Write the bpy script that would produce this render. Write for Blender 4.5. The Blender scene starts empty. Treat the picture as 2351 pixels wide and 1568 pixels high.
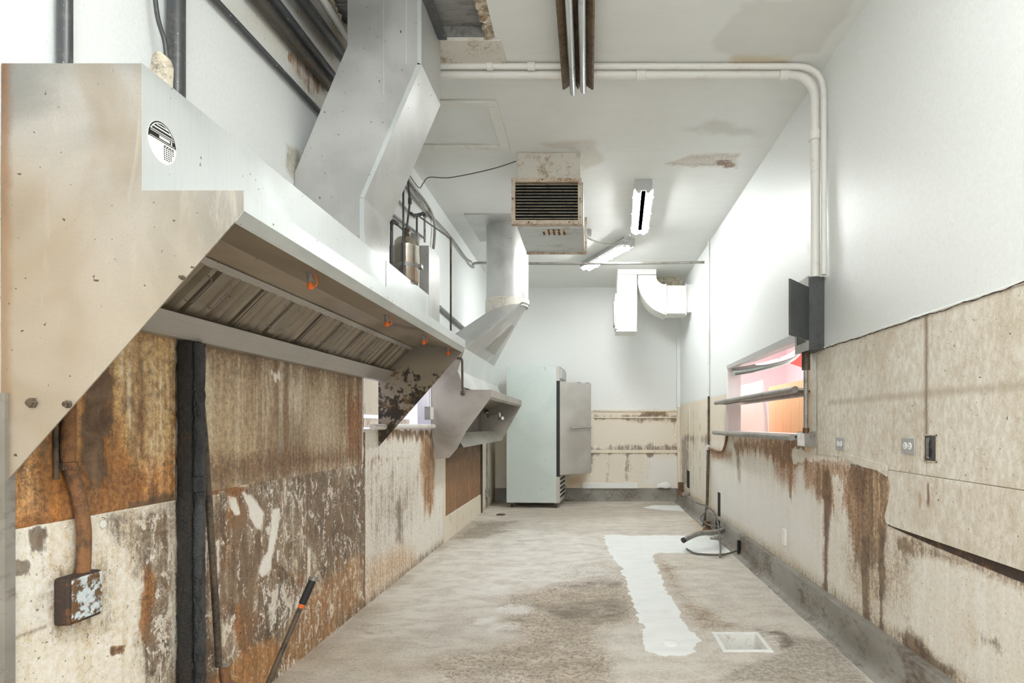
import bpy, bmesh, math, random
import numpy as np
from mathutils import Vector, Matrix

# ------------------------------------------------------------------ camera, light, exposure
FPX, VX, VY, EH = 1400.0, 1352.0, 975.0, 1.22
CH = 3.417                      # ceiling height
XL, XR, YB = -1.5, 1.45, 9.76   # left wall, right wall, back wall
scene = bpy.context.scene
cam_d = bpy.data.cameras.new('camera'); cam = bpy.data.objects.new('camera', cam_d)
scene.collection.objects.link(cam); scene.camera = cam
cam.location = (0, 0, EH); cam.rotation_euler = (math.pi/2, 0, 0)
cam_d.sensor_width = 36; cam_d.lens = 36*FPX/2351
cam_d.shift_x = -(VX-1175.5)/2351; cam_d.shift_y = (VY-784)/2351
cam_d.clip_start = 0.05
scene.view_settings.view_transform = 'Standard'; scene.view_settings.look = 'None'
scene.view_settings.gamma = 1; scene.view_settings.use_curve_mapping = False
scene.view_settings.exposure = 0.6
world = bpy.data.worlds.new('world'); scene.world = world; world.use_nodes = True
world.node_tree.nodes['Background'].inputs[0].default_value = (0.97, 0.985, 1.0, 1)
world.node_tree.nodes['Background'].inputs[1].default_value = 2.0
try:
    scene.cycles.max_bounces = 12; scene.cycles.diffuse_bounces = 8
    scene.cycles.sample_clamp_indirect = 6
except Exception: pass
pl = bpy.data.lights.new('daylight_portal', 'AREA'); pl.shape = 'RECTANGLE'; pl.size = 2.9; pl.size_y = 3.4
pl.cycles.is_portal = True
plo = bpy.data.objects.new('daylight_portal', pl); scene.collection.objects.link(plo)
plo.location = (0, -2.58, 1.7); plo.rotation_euler = (math.pi/2, 0, 0)
TUBE_E = 72.0                   # emission of the lit fluorescent tubes

# ------------------------------------------------------------------ helpers
R = random.Random(4)
col = scene.collection
def s2l(c):
    c = np.asarray(c, float)/255.0
    return np.where(c <= .04045, c/12.92, ((c+.055)/1.055)**2.4)
def C4(c): return tuple(float(v) for v in s2l(c)) + (1.0,)
def P(px, py, d): return Vector(((px-VX)/FPX*d, d, EH-(py-VY)/FPX*d))
def WL(px, py, X=XL): d = FPX*X/(px-VX); return (d, EH-(py-VY)/FPX*d)
def WR(px, py, X=XR): return WL(px, py, X)
def FL(px, py, z=0.0): d = FPX*(EH-z)/(py-VY); return ((px-VX)/FPX*d, d)
def CE(px, py, z=CH): d = FPX*(z-EH)/(VY-py); return ((px-VX)/FPX*d, d)
def BK(px, py): return ((px-VX)/FPX*YB, EH-(py-VY)/FPX*YB)

def tag(o, label=None, cat=None, group=None, kind=None):
    if label: o['label'] = label
    if cat: o['category'] = cat
    if group: o['group'] = group
    if kind: o['kind'] = kind
    return o
def thing(name, label, cat, loc=(0,0,0), group=None):
    o = bpy.data.objects.new(name, None); col.objects.link(o); o.location = loc
    o.empty_display_size = .05
    return tag(o, label, cat, group)
def link(name, me, m, parent=None, smooth=False):
    if m is not None and not me.materials: me.materials.append(m)
    o = bpy.data.objects.new(name, me); col.objects.link(o)
    if parent is not None:
        o.parent = parent
        base = Vector(parent.location); p = parent.parent
        while p is not None: base += Vector(p.location); p = p.parent
        o.matrix_parent_inverse = Matrix.Identity(4)
        o.location = -base        # every mesh is written in world coordinates
    if smooth:
        for p in me.polygons: p.use_smooth = True
    return o
def bmo(name, bm, m, parent=None, smooth=False, bevel=0):
    bmesh.ops.recalc_face_normals(bm, faces=bm.faces)
    me = bpy.data.meshes.new(name); bm.to_mesh(me); bm.free()
    o = link(name, me, m, parent, smooth)
    if smooth and bevel == 0:
        try: me.set_sharp_from_angle(angle=math.radians(40))
        except Exception: pass
    if bevel:
        b = o.modifiers.new('bevel', 'BEVEL'); b.width = bevel; b.segments = 2; b.limit_method = 'ANGLE'
    return o
def box(bm, x0, x1, y0, y1, z0, z1):
    vs = [bm.verts.new(v) for v in ((x0,y0,z0),(x1,y0,z0),(x1,y1,z0),(x0,y1,z0),(x0,y0,z1),(x1,y0,z1),(x1,y1,z1),(x0,y1,z1))]
    for f in ((0,3,2,1),(4,5,6,7),(0,1,5,4),(1,2,6,5),(2,3,7,6),(3,0,4,7)): bm.faces.new([vs[i] for i in f])
    return vs
def prism(bm, pts, axis, a, b):
    """extrude polygon pts along an axis. axis y: pts=(x,z); axis x: pts=(y,z); axis z: pts=(x,y)"""
    def v(p, t):
        return {'y': (p[0], t, p[1]), 'x': (t, p[0], p[1]), 'z': (p[0], p[1], t)}[axis]
    A = [bm.verts.new(v(p, a)) for p in pts]; B = [bm.verts.new(v(p, b)) for p in pts]
    bm.faces.new(A); bm.faces.new(B[::-1])
    n = len(pts)
    for i in range(n): bm.faces.new((A[i], A[(i+1) % n], B[(i+1) % n], B[i]))
    return A + B
def strip(bm, pts, y0, y1, t):
    """bent sheet: polyline pts (x,z) run along y, thickness t"""
    n = len(pts); off = []
    for i in range(n):
        a = Vector(pts[max(i-1, 0)]); b = Vector(pts[min(i+1, n-1)]); d = (b-a).normalized()
        off.append((pts[i][0]-d.y*t, pts[i][1]+d.x*t))
    for i in range(n-1):
        q = [pts[i], pts[i+1], off[i+1], off[i]]
        prism(bm, q, 'y', y0, y1)
def cr(pts, k=6):
    pts = [Vector(p) for p in pts]
    if len(pts) < 3: return pts
    P_ = [pts[0]*2-pts[1]] + pts + [pts[-1]*2-pts[-2]]; out = []
    for i in range(1, len(P_)-2):
        a, b, c, d = P_[i-1:i+3]
        for j in range(k):
            t = j/k
            out.append(.5*((2*b)+(c-a)*t+(2*a-5*b+4*c-d)*t*t+(3*b-a-3*c+d)*t**3))
    out.append(pts[-1]); return out
def tube(bm, pts, r, n=10, cap=True, rf=None):
    pts = [Vector(p) for p in pts]; rings = []; up = None
    for i, p in enumerate(pts):
        a = pts[max(i-1, 0)]; b = pts[min(i+1, len(pts)-1)]; t = (b-a).normalized()
        if up is None:
            up = Vector((0,0,1)) if abs(t.z) < .9 else Vector((1,0,0))
        s = t.cross(up).normalized(); up = s.cross(t).normalized()
        rr = rf(i/(len(pts)-1))*r if rf else r
        rings.append([bm.verts.new(p+(s*math.cos(2*math.pi*k/n)+up*math.sin(2*math.pi*k/n))*rr) for k in range(n)])
    for i in range(len(rings)-1):
        for k in range(n): bm.faces.new((rings[i][k], rings[i][(k+1) % n], rings[i+1][(k+1) % n], rings[i+1][k]))
    if cap: bm.faces.new(rings[0][::-1]); bm.faces.new(rings[-1])
    return rings
def bend(a, c, b, r, k=8):
    """a -> corner c -> b with a rounded corner of radius r"""
    a, b, c = Vector(a), Vector(b), Vector(c); u = (a-c).normalized(); w = (b-c).normalized()
    p, q = c+u*r, c+w*r; out = [a]
    for i in range(k+1):
        t = i/k; out.append((1-t)**2*p+2*t*(1-t)*c+t*t*q)
    return out+[b]
def tubeo(name, pts, r, m, parent=None, n=12, rf=None):
    bm = bmesh.new(); tube(bm, pts, r, n, rf=rf); return bmo(name, bm, m, parent, smooth=True)
def boxo(name, x0, x1, y0, y1, z0, z1, m, parent=None, bevel=0):
    bm = bmesh.new(); box(bm, min(x0,x1), max(x0,x1), min(y0,y1), max(y0,y1), min(z0,z1), max(z0,z1))
    return bmo(name, bm, m, parent, bevel=bevel)
def prismo(name, pts, axis, a, b, m, parent=None, bevel=0):
    bm = bmesh.new(); prism(bm, pts, axis, a, b); return bmo(name, bm, m, parent, bevel=bevel)
def lathe(bm, c, prof, axis='z', n=24):
    rings = []
    for (r, h) in prof:
        ring = []
        for k in range(n):
            a = 2*math.pi*k/n; u, v = r*math.cos(a), r*math.sin(a)
            o = {'z': (u, v, h), 'y': (u, h, v), 'x': (h, u, v)}[axis]
            ring.append(bm.verts.new(Vector(c)+Vector(o)))
        rings.append(ring)
    for i in range(len(rings)-1):
        for k in range(n): bm.faces.new((rings[i][k], rings[i][(k+1) % n], rings[i+1][(k+1) % n], rings[i+1][k]))
    bm.faces.new(rings[0][::-1]); bm.faces.new(rings[-1])

# ------------------------------------------------------------------ numpy noise + surface painting
_rng = np.random.RandomState(11); _T = _rng.rand(256, 256)
def vnoise(u, v):
    iu = np.floor(u).astype(int); iv = np.floor(v).astype(int); fu = u-iu; fv = v-iv
    fu = fu*fu*(3-2*fu); fv = fv*fv*(3-2*fv)
    g = lambda a, b: _T[a % 256, b % 256]
    return (g(iu,iv)*(1-fu)+g(iu+1,iv)*fu)*(1-fv)+(g(iu,iv+1)*(1-fu)+g(iu+1,iv+1)*fu)*fv
def fbm(u, v, o=5):
    s = 0; a = .5; t = 0
    for i in range(o):
        s = s+a*vnoise(u*2**i+17.3*i, v*2**i+9.1*i); t += a; a *= .55
    return s/t
def sstep(x, a, b):
    t = np.clip((x-a)/(b-a+1e-9), 0, 1); return t*t*(3-2*t)
class Paint:
    """colour and stain masks on a surface, in its own (u,v) metres"""
    def __init__(s, u, v, base):
        s.u, s.v = u, v; s.c = np.tile(s2l(base), (len(u), 1)); s.m = np.zeros((len(u), 3))
        s.n1 = fbm(u*4+3, v*4+8)-.5; s.n2 = fbm(u*18+1, v*18+2, 4)-.5
        s.st = fbm(u*22+5, v*1.6+1, 5)-.5; s.st2 = fbm(u*60+5, v*3+1, 4)-.5; s.dn = fbm(u*30+2, v*.25+4, 4)-.5
    def poly(s, pts, soft=.02, jit=.05, fine=.02, drip=0.0):
        p = np.array(pts, float); m = soft+jit+fine+.02+drip
        w = np.zeros(len(s.u))
        k = np.where((s.u > p[:,0].min()-m) & (s.u < p[:,0].max()+m) & (s.v > p[:,1].min()-m) & (s.v < p[:,1].max()+m))[0]
        if not len(k): return w
        u, v = s.u[k], s.v[k]+drip*2*s.dn[k]; d = np.full(len(k), 1e9); ins = np.zeros(len(k), bool)
        for i in range(len(p)):
            a, b = p[i], p[(i+1) % len(p)]; e = b-a; L = max(e@e, 1e-12)
            t = np.clip(((u-a[0])*e[0]+(v-a[1])*e[1])/L, 0, 1)
            d = np.minimum(d, np.hypot(u-a[0]-t*e[0], v-a[1]-t*e[1]))
            c = (a[1] > v) != (b[1] > v)
            ins ^= c & (u < (b[0]-a[0])*(v-a[1])/((b[1]-a[1]) or 1e-12)+a[0])
        sd = np.where(ins, d, -d)+jit*2*s.n1[k]+fine*2*s.n2[k]
        w[k] = sstep(sd, -soft, soft); return w
    def rect(s, u0, u1, v0, v1, **kw): return s.poly([(u0,v0),(u1,v0),(u1,v1),(u0,v1)], **kw)
    def tint(s, w, c, a=1.0):
        w = (np.clip(w, 0, 1)*a)[:, None]; s.c = s.c*(1-w)+s2l(c)*w
    def add(s, ch, w, a): s.m[:, ch] = np.clip(s.m[:, ch]+w*a, -1, 1)
    def setm(s, w, r, g, b):
        w = np.clip(w, 0, 1)[:, None]; s.m = s.m*(1-w)+np.array([r, g, b])*w
def paint_mesh(me, p):
    a = me.color_attributes.new('Col', 'FLOAT_COLOR', 'POINT'); n = len(p.u)
    a.data.foreach_set('color', np.hstack([np.clip(p.c, 0, 1), np.ones((n,1))]).astype(np.float32).ravel())
    a = me.color_attributes.new('Mask', 'FLOAT_COLOR', 'POINT')
    a.data.foreach_set('color', np.hstack([np.clip(p.m, 0, 1), np.ones((n,1))]).astype(np.float32).ravel())
def axis_pts(a, b, start, growth=None, step=None, snaps=()):
    if growth:
        pts = [a]
        while pts[-1] < b: pts.append(pts[-1]+max(start, abs(pts[-1])*growth))
    else: pts = list(np.arange(a, b, step))
    pts = np.array(pts); pts = pts[pts < b-.002]; pts = np.append(pts, b)
    for q in snaps: pts[np.argmin(abs(pts-q))] = q
    return np.unique(pts)
def grid(name, us, vs, to_xyz, holes, painter, base, m, parent=None, flip=False, relief=None):
    U, V = np.meshgrid(us, vs, indexing='ij'); nu, nv = U.shape
    u, v = U.ravel(), V.ravel(); p = Paint(u, v, base)
    if painter: painter(p)
    d = relief(p) if relief else np.zeros(len(u))
    xyz = to_xyz(u, v, d)
    I = np.arange(nu*nv).reshape(nu, nv)
    q = np.stack([I[:-1,:-1], I[1:,:-1], I[1:,1:], I[:-1,1:]], -1).reshape(-1, 4)
    cu = (U[:-1,:-1]+U[1:,1:]).ravel()/2; cv = (V[:-1,:-1]+V[1:,1:]).ravel()/2
    keep = np.ones(len(q), bool)
    for (a, b, c, e) in holes: keep &= ~((cu > a) & (cu < b) & (cv > c) & (cv < e))
    q = q[keep]
    if flip: q = q[:, ::-1]
    me = bpy.data.meshes.new(name); me.vertices.add(len(u)); me.vertices.foreach_set('co', xyz.astype(np.float32).ravel())
    me.loops.add(len(q)*4); me.loops.foreach_set('vertex_index', q.astype(np.int32).ravel())
    me.polygons.add(len(q)); me.polygons.foreach_set('loop_start', np.arange(0, len(q)*4, 4, dtype=np.int32))
    me.polygons.foreach_set('use_smooth', np.ones(len(q), bool))
    me.update(calc_edges=True); me.validate()
    paint_mesh(me, p)
    return link(name, me, m, parent)

# ------------------------------------------------------------------ materials
class G:
    def __init__(s, name):
        s.m = bpy.data.materials.new(name); s.m.use_nodes = True; s.t = s.m.node_tree; s.N = s.t.nodes; s.L = s.t.links
        s.b = s.N['Principled BSDF']; s.tc = s.N.new('ShaderNodeTexCoord').outputs['Object']
    def put(s, sock, v):
        if isinstance(v, bpy.types.NodeSocket): s.L.new(v, sock)
        elif isinstance(v, (tuple, list)) and len(v) == 3 and sock.type == 'RGBA': sock.default_value = tuple(v)+(1,)
        else: sock.default_value = v
    def mp(s, sc=(1,1,1), loc=(0,0,0)):
        n = s.N.new('ShaderNodeMapping'); s.L.new(s.tc, n.inputs[0]); n.inputs['Scale'].default_value = sc; n.inputs['Location'].default_value = loc
        return n.outputs[0]
    def noise(s, scale, detail=5, rough=.6, vec=None, dist=0.0):
        n = s.N.new('ShaderNodeTexNoise'); s.L.new(vec or s.tc, n.inputs['Vector'])
        n.inputs['Scale'].default_value = scale; n.inputs['Detail'].default_value = detail
        n.inputs['Roughness'].default_value = rough; n.inputs['Distortion'].default_value = dist
        return n.outputs[0]
    def voro(s, scale, vec=None):
        n = s.N.new('ShaderNodeTexVoronoi'); s.L.new(vec or s.tc, n.inputs['Vector']); n.inputs['Scale'].default_value = scale
        return n.outputs['Distance']
    def ma(s, op, a, b=0.0, c=0.0, clamp=False):
        n = s.N.new('ShaderNodeMath'); n.operation = op; n.use_clamp = clamp
        s.put(n.inputs[0], a); s.put(n.inputs[1], b)
        if op in ('MULTIPLY_ADD',): s.put(n.inputs[2], c)
        return n.outputs[0]
    def rng(s, v, a, b, c=0.0, d=1.0):
        n = s.N.new('ShaderNodeMapRange'); n.interpolation_type = 'SMOOTHSTEP'; s.put(n.inputs[0], v)
        for i, q in enumerate((a, b, c, d)): s.put(n.inputs[i+1], q)
        return n.outputs[0]
    def mix(s, f, a, b, mode='MIX'):
        n = s.N.new('ShaderNodeMix'); n.data_type = 'RGBA'; n.blend_type = mode
        s.put(n.inputs[0], f); s.put(n.inputs[6], a); s.put(n.inputs[7], b); return n.outputs[2]
    def attr(s, name):
        n = s.N.new('ShaderNodeAttribute'); n.attribute_name = name; return n.outputs['Color']
    def sep(s, c):
        n = s.N.new('ShaderNodeSeparateColor'); s.L.new(c, n.inputs[0]); return n.outputs
    def bump(s, h, strength=.3, dist=.01):
        n = s.N.new('ShaderNodeBump'); s.put(n.inputs['Height'], h); n.inputs['Strength'].default_value = strength; n.inputs['Distance'].default_value = dist
        s.L.new(n.outputs[0], s.b.inputs['Normal'])
    def out(s, c, rough=.6, metal=0.0, spec=.5):
        s.put(s.b.inputs['Base Color'], c); s.put(s.b.inputs['Roughness'], rough); s.put(s.b.inputs['Metallic'], metal)
        s.b.inputs['Specular IOR Level'].default_value = spec
        return s.m
def dirty(name, base, dirt, amt=.5, scale=8, rough=.5, metal=0.0, stretch=(1,1,1), specks=None, bump=.1, soft=.12, base2=None, bscale=40):
    g = G(name); v = g.mp(stretch)
    n = g.noise(scale, 8, .65, v); f = g.noise(scale*7, 4, .6, v)
    t = g.ma('MULTIPLY_ADD', f, .35, g.ma('MULTIPLY', n, .65))
    a = 1-amt; a = .32+a*.36
    w = g.rng(t, a-soft*.5, a+soft)
    b = C4(base)
    if base2: b = g.mix(g.rng(g.noise(scale*.6, 3, .5, v), .35, .65), C4(base), C4(base2))
    c = g.mix(w, b, C4(dirt))
    if specks:
        sp = g.rng(g.noise(bscale*2.2, 3, .6), .68, .72)
        c = g.mix(sp, c, C4(specks))
    g.bump(g.ma('ADD', g.noise(bscale, 4, .6), g.ma('MULTIPLY', w, .5)), bump, .012 if bump > .65 else .004)
    return g.out(c, rough if not isinstance(rough, tuple) else g.rng(n, .3, .7, rough[0], rough[1]), metal)
def plain(name, c, rough=.5, metal=0.0):
    g = G(name); n = g.noise(30, 4); cc = tuple(min(255, v*1.04) for v in c); cd = tuple(v*.94 for v in c)
    return g.out(g.mix(n, C4(cc), C4(cd)), rough, metal)
def stained(name, axis, rough=.55, gloss=None):
    """wall surface: painted colour plus grime (R), rust (G) and bare white flakes (B), broken up by noise"""
    g = G(name); c0 = g.attr('Col'); m = g.sep(g.attr('Mask'))
    h = {'y': (1, 16, 1.3), 'x': (16, 1, 1.3)}[axis]; h2 = {'y': (1, 55, 3), 'x': (55, 1, 3)}[axis]
    st = g.noise(1.4, 9, .68, g.mp(h)); st2 = g.noise(1.0, 6, .65, g.mp(h2))
    iso = g.noise(9, 9, .7, dist=.6); fine = g.noise(70, 5, .65)
    n1 = g.ma('ADD', g.ma('MULTIPLY', st, .45), g.ma('ADD', g.ma('MULTIPLY', iso, .35), g.ma('MULTIPLY', fine, .2)))
    n2 = g.ma('ADD', g.ma('MULTIPLY', st2, .35), g.ma('ADD', g.ma('MULTIPLY', iso, .3), g.ma('MULTIPLY', st, .35)))
    n3 = g.ma('ADD', g.ma('MULTIPLY', g.noise(14, 9, .75, g.mp((1,1,.6), (5,3,2)), dist=1.2), .7), g.ma('MULTIPLY', fine, .3))
    def thr(mask, n, lo=.66, span=.5, w=.1):
        a = g.ma('MULTIPLY_ADD', mask, -span, lo)      # threshold sinks as the mask rises
        return g.ma('MULTIPLY', g.rng(g.ma('SUBTRACT', n, a), -w*.3, w), g.rng(mask, .0, .08))
    # faint mottling of the paint itself
    c = g.mix(g.rng(fine, .3, .7, 0, .1), c0, (.42,.37,.3), 'MIX')
    anyg = g.rng(g.ma('ADD', m[0], g.ma('ADD', m[1], m[2])), .02, .45)
    gr = g.noise(42, 7, .78); gr2 = g.noise(170, 3, .7)
    mono = lambda v, a, b: g.rng(v, a, b, .12, .88)
    hg = g.rng(g.ma('ADD', m[0], g.ma('MULTIPLY', m[1], 1.2)), .2, .5)
    c = g.mix(g.ma('MULTIPLY', anyg, .5), c, mono(gr, .38, .62), 'OVERLAY')
    c = g.mix(g.ma('MULTIPLY_ADD', hg, .3, g.ma('MULTIPLY', anyg, .12)), c, mono(st2, .34, .66), 'OVERLAY')
    c = g.mix(g.ma('MULTIPLY', anyg, .35), c, mono(gr2, .3, .7), 'OVERLAY')
    wr = thr(m[0], n1); wg = thr(m[1], n2); wb = thr(m[2], n3, .68, .42, .03)
    c = g.mix(g.ma('MULTIPLY', wg, .88), c, g.mix(g.rng(fine, .35, .65), C4((176,126,76)), C4((118,80,50))))
    c = g.mix(g.ma('MULTIPLY', wr, .8), c, g.mix(g.rng(iso, .35, .65), C4((74,56,42)), C4((126,104,82))))
    c = g.mix(wb, c, g.mix(g.rng(iso, .3, .7), C4((238,234,226)), C4((214,202,184))))
    sp = g.rng(g.noise(95, 2, .5), .685, .72); c = g.mix(g.ma('MULTIPLY', sp, g.rng(g.ma('ADD', m[0], m[1]), .02, .3, .12, .8)), c, C4((52,38,28)))
    g.bump(g.ma('ADD', g.ma('MULTIPLY', wb, 1.0), g.ma('ADD', g.ma('MULTIPLY', fine, .5), g.ma('MULTIPLY', wr, .6))), .25, .004)
    r = g.rng(g.ma('ADD', m[0], m[1]), 0, .4, gloss if gloss else rough, rough)
    return g.out(c, r)

def mk_marble():
    g = G('marbled_laminate')
    v = g.mp((1, 1, .6)); n = g.noise(40, 7, .6, v, dist=.2); n2 = g.noise(3.2, 6, .65); f = g.noise(110, 4, .7); k = g.noise(11, 8, .72, g.mp((1,1.6,1)))
    c = g.mix(g.rng(n, .38, .66), C4((214,206,192)), C4((234,230,222)))
    c = g.mix(g.ma('MULTIPLY', g.rng(n2, .40, .68), .55), c, C4((190,175,152)))
    c = g.mix(g.ma('MULTIPLY', g.rng(k, .52, .72), .45), c, C4((168,146,116)))
    c = g.mix(.22, c, g.rng(f, .3, .7, .15, .85), 'OVERLAY')
    c = g.mix(g.ma('MULTIPLY', g.rng(g.noise(1.6, 7, .72, g.mp((1,7,1.2))), .55, .75), .4), c, C4((150,124,88)))
    sx = g.N.new('ShaderNodeSeparateXYZ'); g.L.new(g.tc, sx.inputs[0]); Y, Z = sx.outputs[1], sx.outputs[2]; wob = g.ma('MULTIPLY', g.ma('SUBTRACT', g.noise(16, 7, .75), .5), .06)
    def line(co, at, w, lo, hi, other, amt, colr):
        d_ = g.ma('ABSOLUTE', g.ma('SUBTRACT', g.ma('ADD', co, g.ma('MULTIPLY', wob, .5)), at)); m_ = g.rng(d_, 0, w, 1, 0)
        e = g.ma('MULTIPLY', g.rng(other, lo, lo+.03), g.rng(other, hi-.03, hi, 1, 0))
        return g.mix(g.ma('MULTIPLY', g.ma('MULTIPLY', m_, e), amt), c, colr)
    c = line(Y, FPX*XR/(2130-VX), .030, 1.1, 1.72, Z, .75, C4((126,98,66)))
    c = line(Y, FPX*XR/(2138-VX), .018, .86, .99, Z, .9, C4((120,70,36)))
    c = line(Y, FPX*XR/(2118-VX), .02, .84, .94, Z, .6, C4((168,122,78)))
    c = line(Y, 3.863, .02, 1.0, 1.66, Z, .8, C4((128,98,62)))
    c = line(Y, 4.02, .07, 1.0, 1.7, Z, .75, C4((214,168,96)))
    c = line(Z, 1.352, .03, 1.9, 3.7, Y, .38, C4((150,132,104)))
    c = line(Z, 1.70, .03, 1.2, 3.8, Y, .6, C4((150,128,98)))
    c = g.mix(g.rng(g.noise(60, 3, .5), .70, .74), c, C4((96,78,58)))
    g.bump(f, .06, .003); return g.out(c, .42)
def mk_steel(name, a, b, rough=.3, metal=.85, axis='y', dirt=None, amt=.5, rust_x=None, blotch=None, streak=.2):
    g = G(name)
    sc = {'y': (60,1,60), 'z': (45,45,1.2), 'x': (1,60,60)}[axis]
    br = g.noise(2.5, 6, .65, g.mp(sc)); big = g.noise(2.3, 4, .55, dist=.5)
    c = g.mix(g.rng(big, .35, .65), C4(a), C4(b))
    c = g.mix(g.ma('MULTIPLY', g.rng(br, .45, .7), streak), c, (.5,.47,.42), 'MULTIPLY')
    if dirt:
        dn = g.ma('ADD', g.ma('MULTIPLY', g.noise(3, 8, .7, g.mp((1,1,.6))), .6), g.ma('MULTIPLY', g.noise(22, 6, .7), .4))
        w = g.rng(dn, .66-amt*.3, .72-amt*.1); c = g.mix(g.ma('MULTIPLY', w, .85), c, C4(dirt))
    if rust_x is not None:
        sx = g.N.new('ShaderNodeSeparateXYZ'); g.L.new(g.tc, sx.inputs[0])
        q = g.ma('ADD', sx.outputs[0], g.ma('MULTIPLY', g.noise(14, 7, .7), -.03))
        sm = g.rng(g.noise(2.6, 3, .5, g.mp((1,1,.7), (3,1,.4)), dist=.8), .42, .66); c = g.mix(g.ma('MULTIPLY', sm, .6), c, C4((142,124,102)))
        sw = g.rng(g.noise(5, 6, .7, g.mp((1.6,1,.25)), dist=1.0), .52, .7); c = g.mix(g.ma('MULTIPLY', sw, .4), c, C4((226,216,200)))
        w = g.rng(q, rust_x-.012, rust_x+.016, 1, 0)
        c = g.mix(g.ma('MULTIPLY', w, .75), c, g.mix(g.noise(40), C4((150,92,40)), C4((92,66,44))))
        lowz = g.rng(g.ma('ADD', sx.outputs[2], g.ma('MULTIPLY', g.noise(2.2, 4, .6), -.9)), .95, 1.75, 1, 0)
        c = g.mix(g.ma('MULTIPLY', lowz, .4), c, C4((196,180,156)))
    if blotch:
        sx = g.N.new('ShaderNodeSeparateXYZ'); g.L.new(g.tc, sx.inputs[0]); nn = g.noise(11, 9, .72)
        ed = g.rng(sx.outputs[2], blotch-.25, blotch+.08, .0, .22)
        w = g.rng(g.ma('SUBTRACT', nn, ed), .46, .50); tone = g.mix(g.rng(g.noise(9), .5, .62), C4((38,32,24)), C4((112,86,50)))
        c = g.mix(g.ma('MULTIPLY', g.rng(sx.outputs[2], blotch-.1, blotch+.05, .6, 0), .8), c, C4((160,146,120)))
        c = g.mix(g.ma('MULTIPLY', w, .9), c, tone)
    c = g.mix(g.rng(g.noise(55, 2, .5), .72, .76), c, C4((96,84,70)))
    g.bump(g.ma('ADD', g.ma('MULTIPLY', br, .4), g.ma('MULTIPLY', g.noise(1.1, 1), 2.2)), .05, .01)
    return g.out(c, g.rng(big, .3, .7, rough*.8, rough*1.25), metal)
def mk_floor():
    g = G('worn_concrete_floor'); c0 = g.attr('Col'); m = g.sep(g.attr('Mask'))
    v = g.mp((1, 1.6, 1)); n = g.noise(5, 9, .7, v, dist=.4); f = g.noise(60, 6, .7); ag = g.noise(38, 6, .75, dist=.5)
    big = g.noise(1.3, 5, .6, g.mp((.8, 1.8, 1)))
    c = g.mix(g.rng(n, .38, .68, 0, .45), c0, C4((150,134,116)))
    c = g.mix(g.rng(big, .5, .72, 0, .35), c, C4((226,222,216)))
    c = g.mix(g.rng(f, .45, .75, 0, .25), c, C4((120,106,92)))
    t = g.ma('ADD', g.ma('MULTIPLY', ag, .6), g.ma('ADD', g.ma('MULTIPLY', n, .2), g.ma('MULTIPLY', f, .2)))
    w = g.ma('MULTIPLY', g.rng(g.ma('SUBTRACT', t, g.ma('MULTIPLY_ADD', m[0], -.28, .66)), -.02, .05), g.rng(m[0], 0, .1))
    c = g.mix(g.ma('MULTIPLY', g.rng(m[0], .05, .5), .6), c, g.rng(ag, .38, .62, .1, .9), 'OVERLAY')
    c = g.mix(.3, c, g.rng(f, .35, .65, .15, .85), 'OVERLAY')
    c = g.mix(g.ma('MULTIPLY', w, .8), c, C4((92,74,58)))
    wg = g.ma('MULTIPLY', g.rng(g.ma('SUBTRACT', n, g.ma('MULTIPLY_ADD', m[1], -.4, .66)), -.03, .12), g.rng(m[1], 0, .1))
    c = g.mix(g.ma('MULTIPLY', wg, .6), c, C4((150,118,86)))
    pa = g.ma('ADD', m[2], g.ma('MULTIPLY', g.ma('SUBTRACT', g.ma('ADD', g.ma('MULTIPLY', f, .5), g.ma('MULTIPLY', ag, .5)), .5), .9))
    wp = g.rng(pa, .44, .56)
    c = g.mix(wp, c, g.mix(g.rng(n, .4, .8, 0, .5), C4((240,243,242)), C4((214,216,214))))
    hgt = g.ma('ADD', g.ma('MULTIPLY', f, .35), g.ma('ADD', g.ma('MULTIPLY', ag, g.ma('MULTIPLY_ADD', m[0], 2.4, .15)), g.ma('MULTIPLY', wp, .3)))
    g.bump(hgt, .45, .012)
    return g.out(c, g.rng(wp, 0, 1, .62, .45))
def mk_ceiling():
    g = G('painted_ceiling'); c0 = g.attr('Col'); m = g.sep(g.attr('Mask'))
    n = g.noise(4, 9, .7, g.mp((.6, 2.0, 1)), dist=.5); f = g.noise(45, 5, .65)
    c = g.mix(g.rng(n, .4, .7, 0, .12), c0, C4((198,196,190)))
    t = g.ma('ADD', g.ma('MULTIPLY', n, .6), g.ma('MULTIPLY', f, .4))
    w = g.ma('MULTIPLY', g.rng(g.ma('SUBTRACT', t, g.ma('MULTIPLY_ADD', m[0], -.35, .66)), -.02, .08), g.rng(m[0], 0, .1))
    c = g.mix(g.ma('MULTIPLY', w, .6), c, C4((158,148,132)))
    c = g.mix(g.ma('MULTIPLY', g.rng(g.ma('SUBTRACT', t, g.ma('MULTIPLY_ADD', m[1], -.4, .68)), -.01, .04), g.rng(m[1], 0, .1)), c, C4((110,84,60)))
    g.bump(g.ma('ADD', g.ma('MULTIPLY', f, .3), g.ma('ADD', n, w)), .2, .008)
    return g.out(c, .45)
M = {}
M['wall_y'] = stained('stained_plaster', 'y', .6, .42); M['wall_x'] = stained('stained_plaster_back', 'x', .6, .5)
M['marble'] = mk_marble(); M['floor'] = mk_floor(); M['ceil'] = mk_ceiling()
M['steel'] = mk_steel('brushed_steel', (200,205,204), (214,218,217), .38, .5, 'z', streak=.1)
M['steel_end'] = mk_steel('hand_wiped_steel', (136,134,130), (176,172,166), .42, .55, 'y', rust_x=-1.492)
M['steel_in'] = mk_steel('greasy_steel', (150,138,120), (172,162,146), .4, .6, 'y', (104,84,60), .35)
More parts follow.
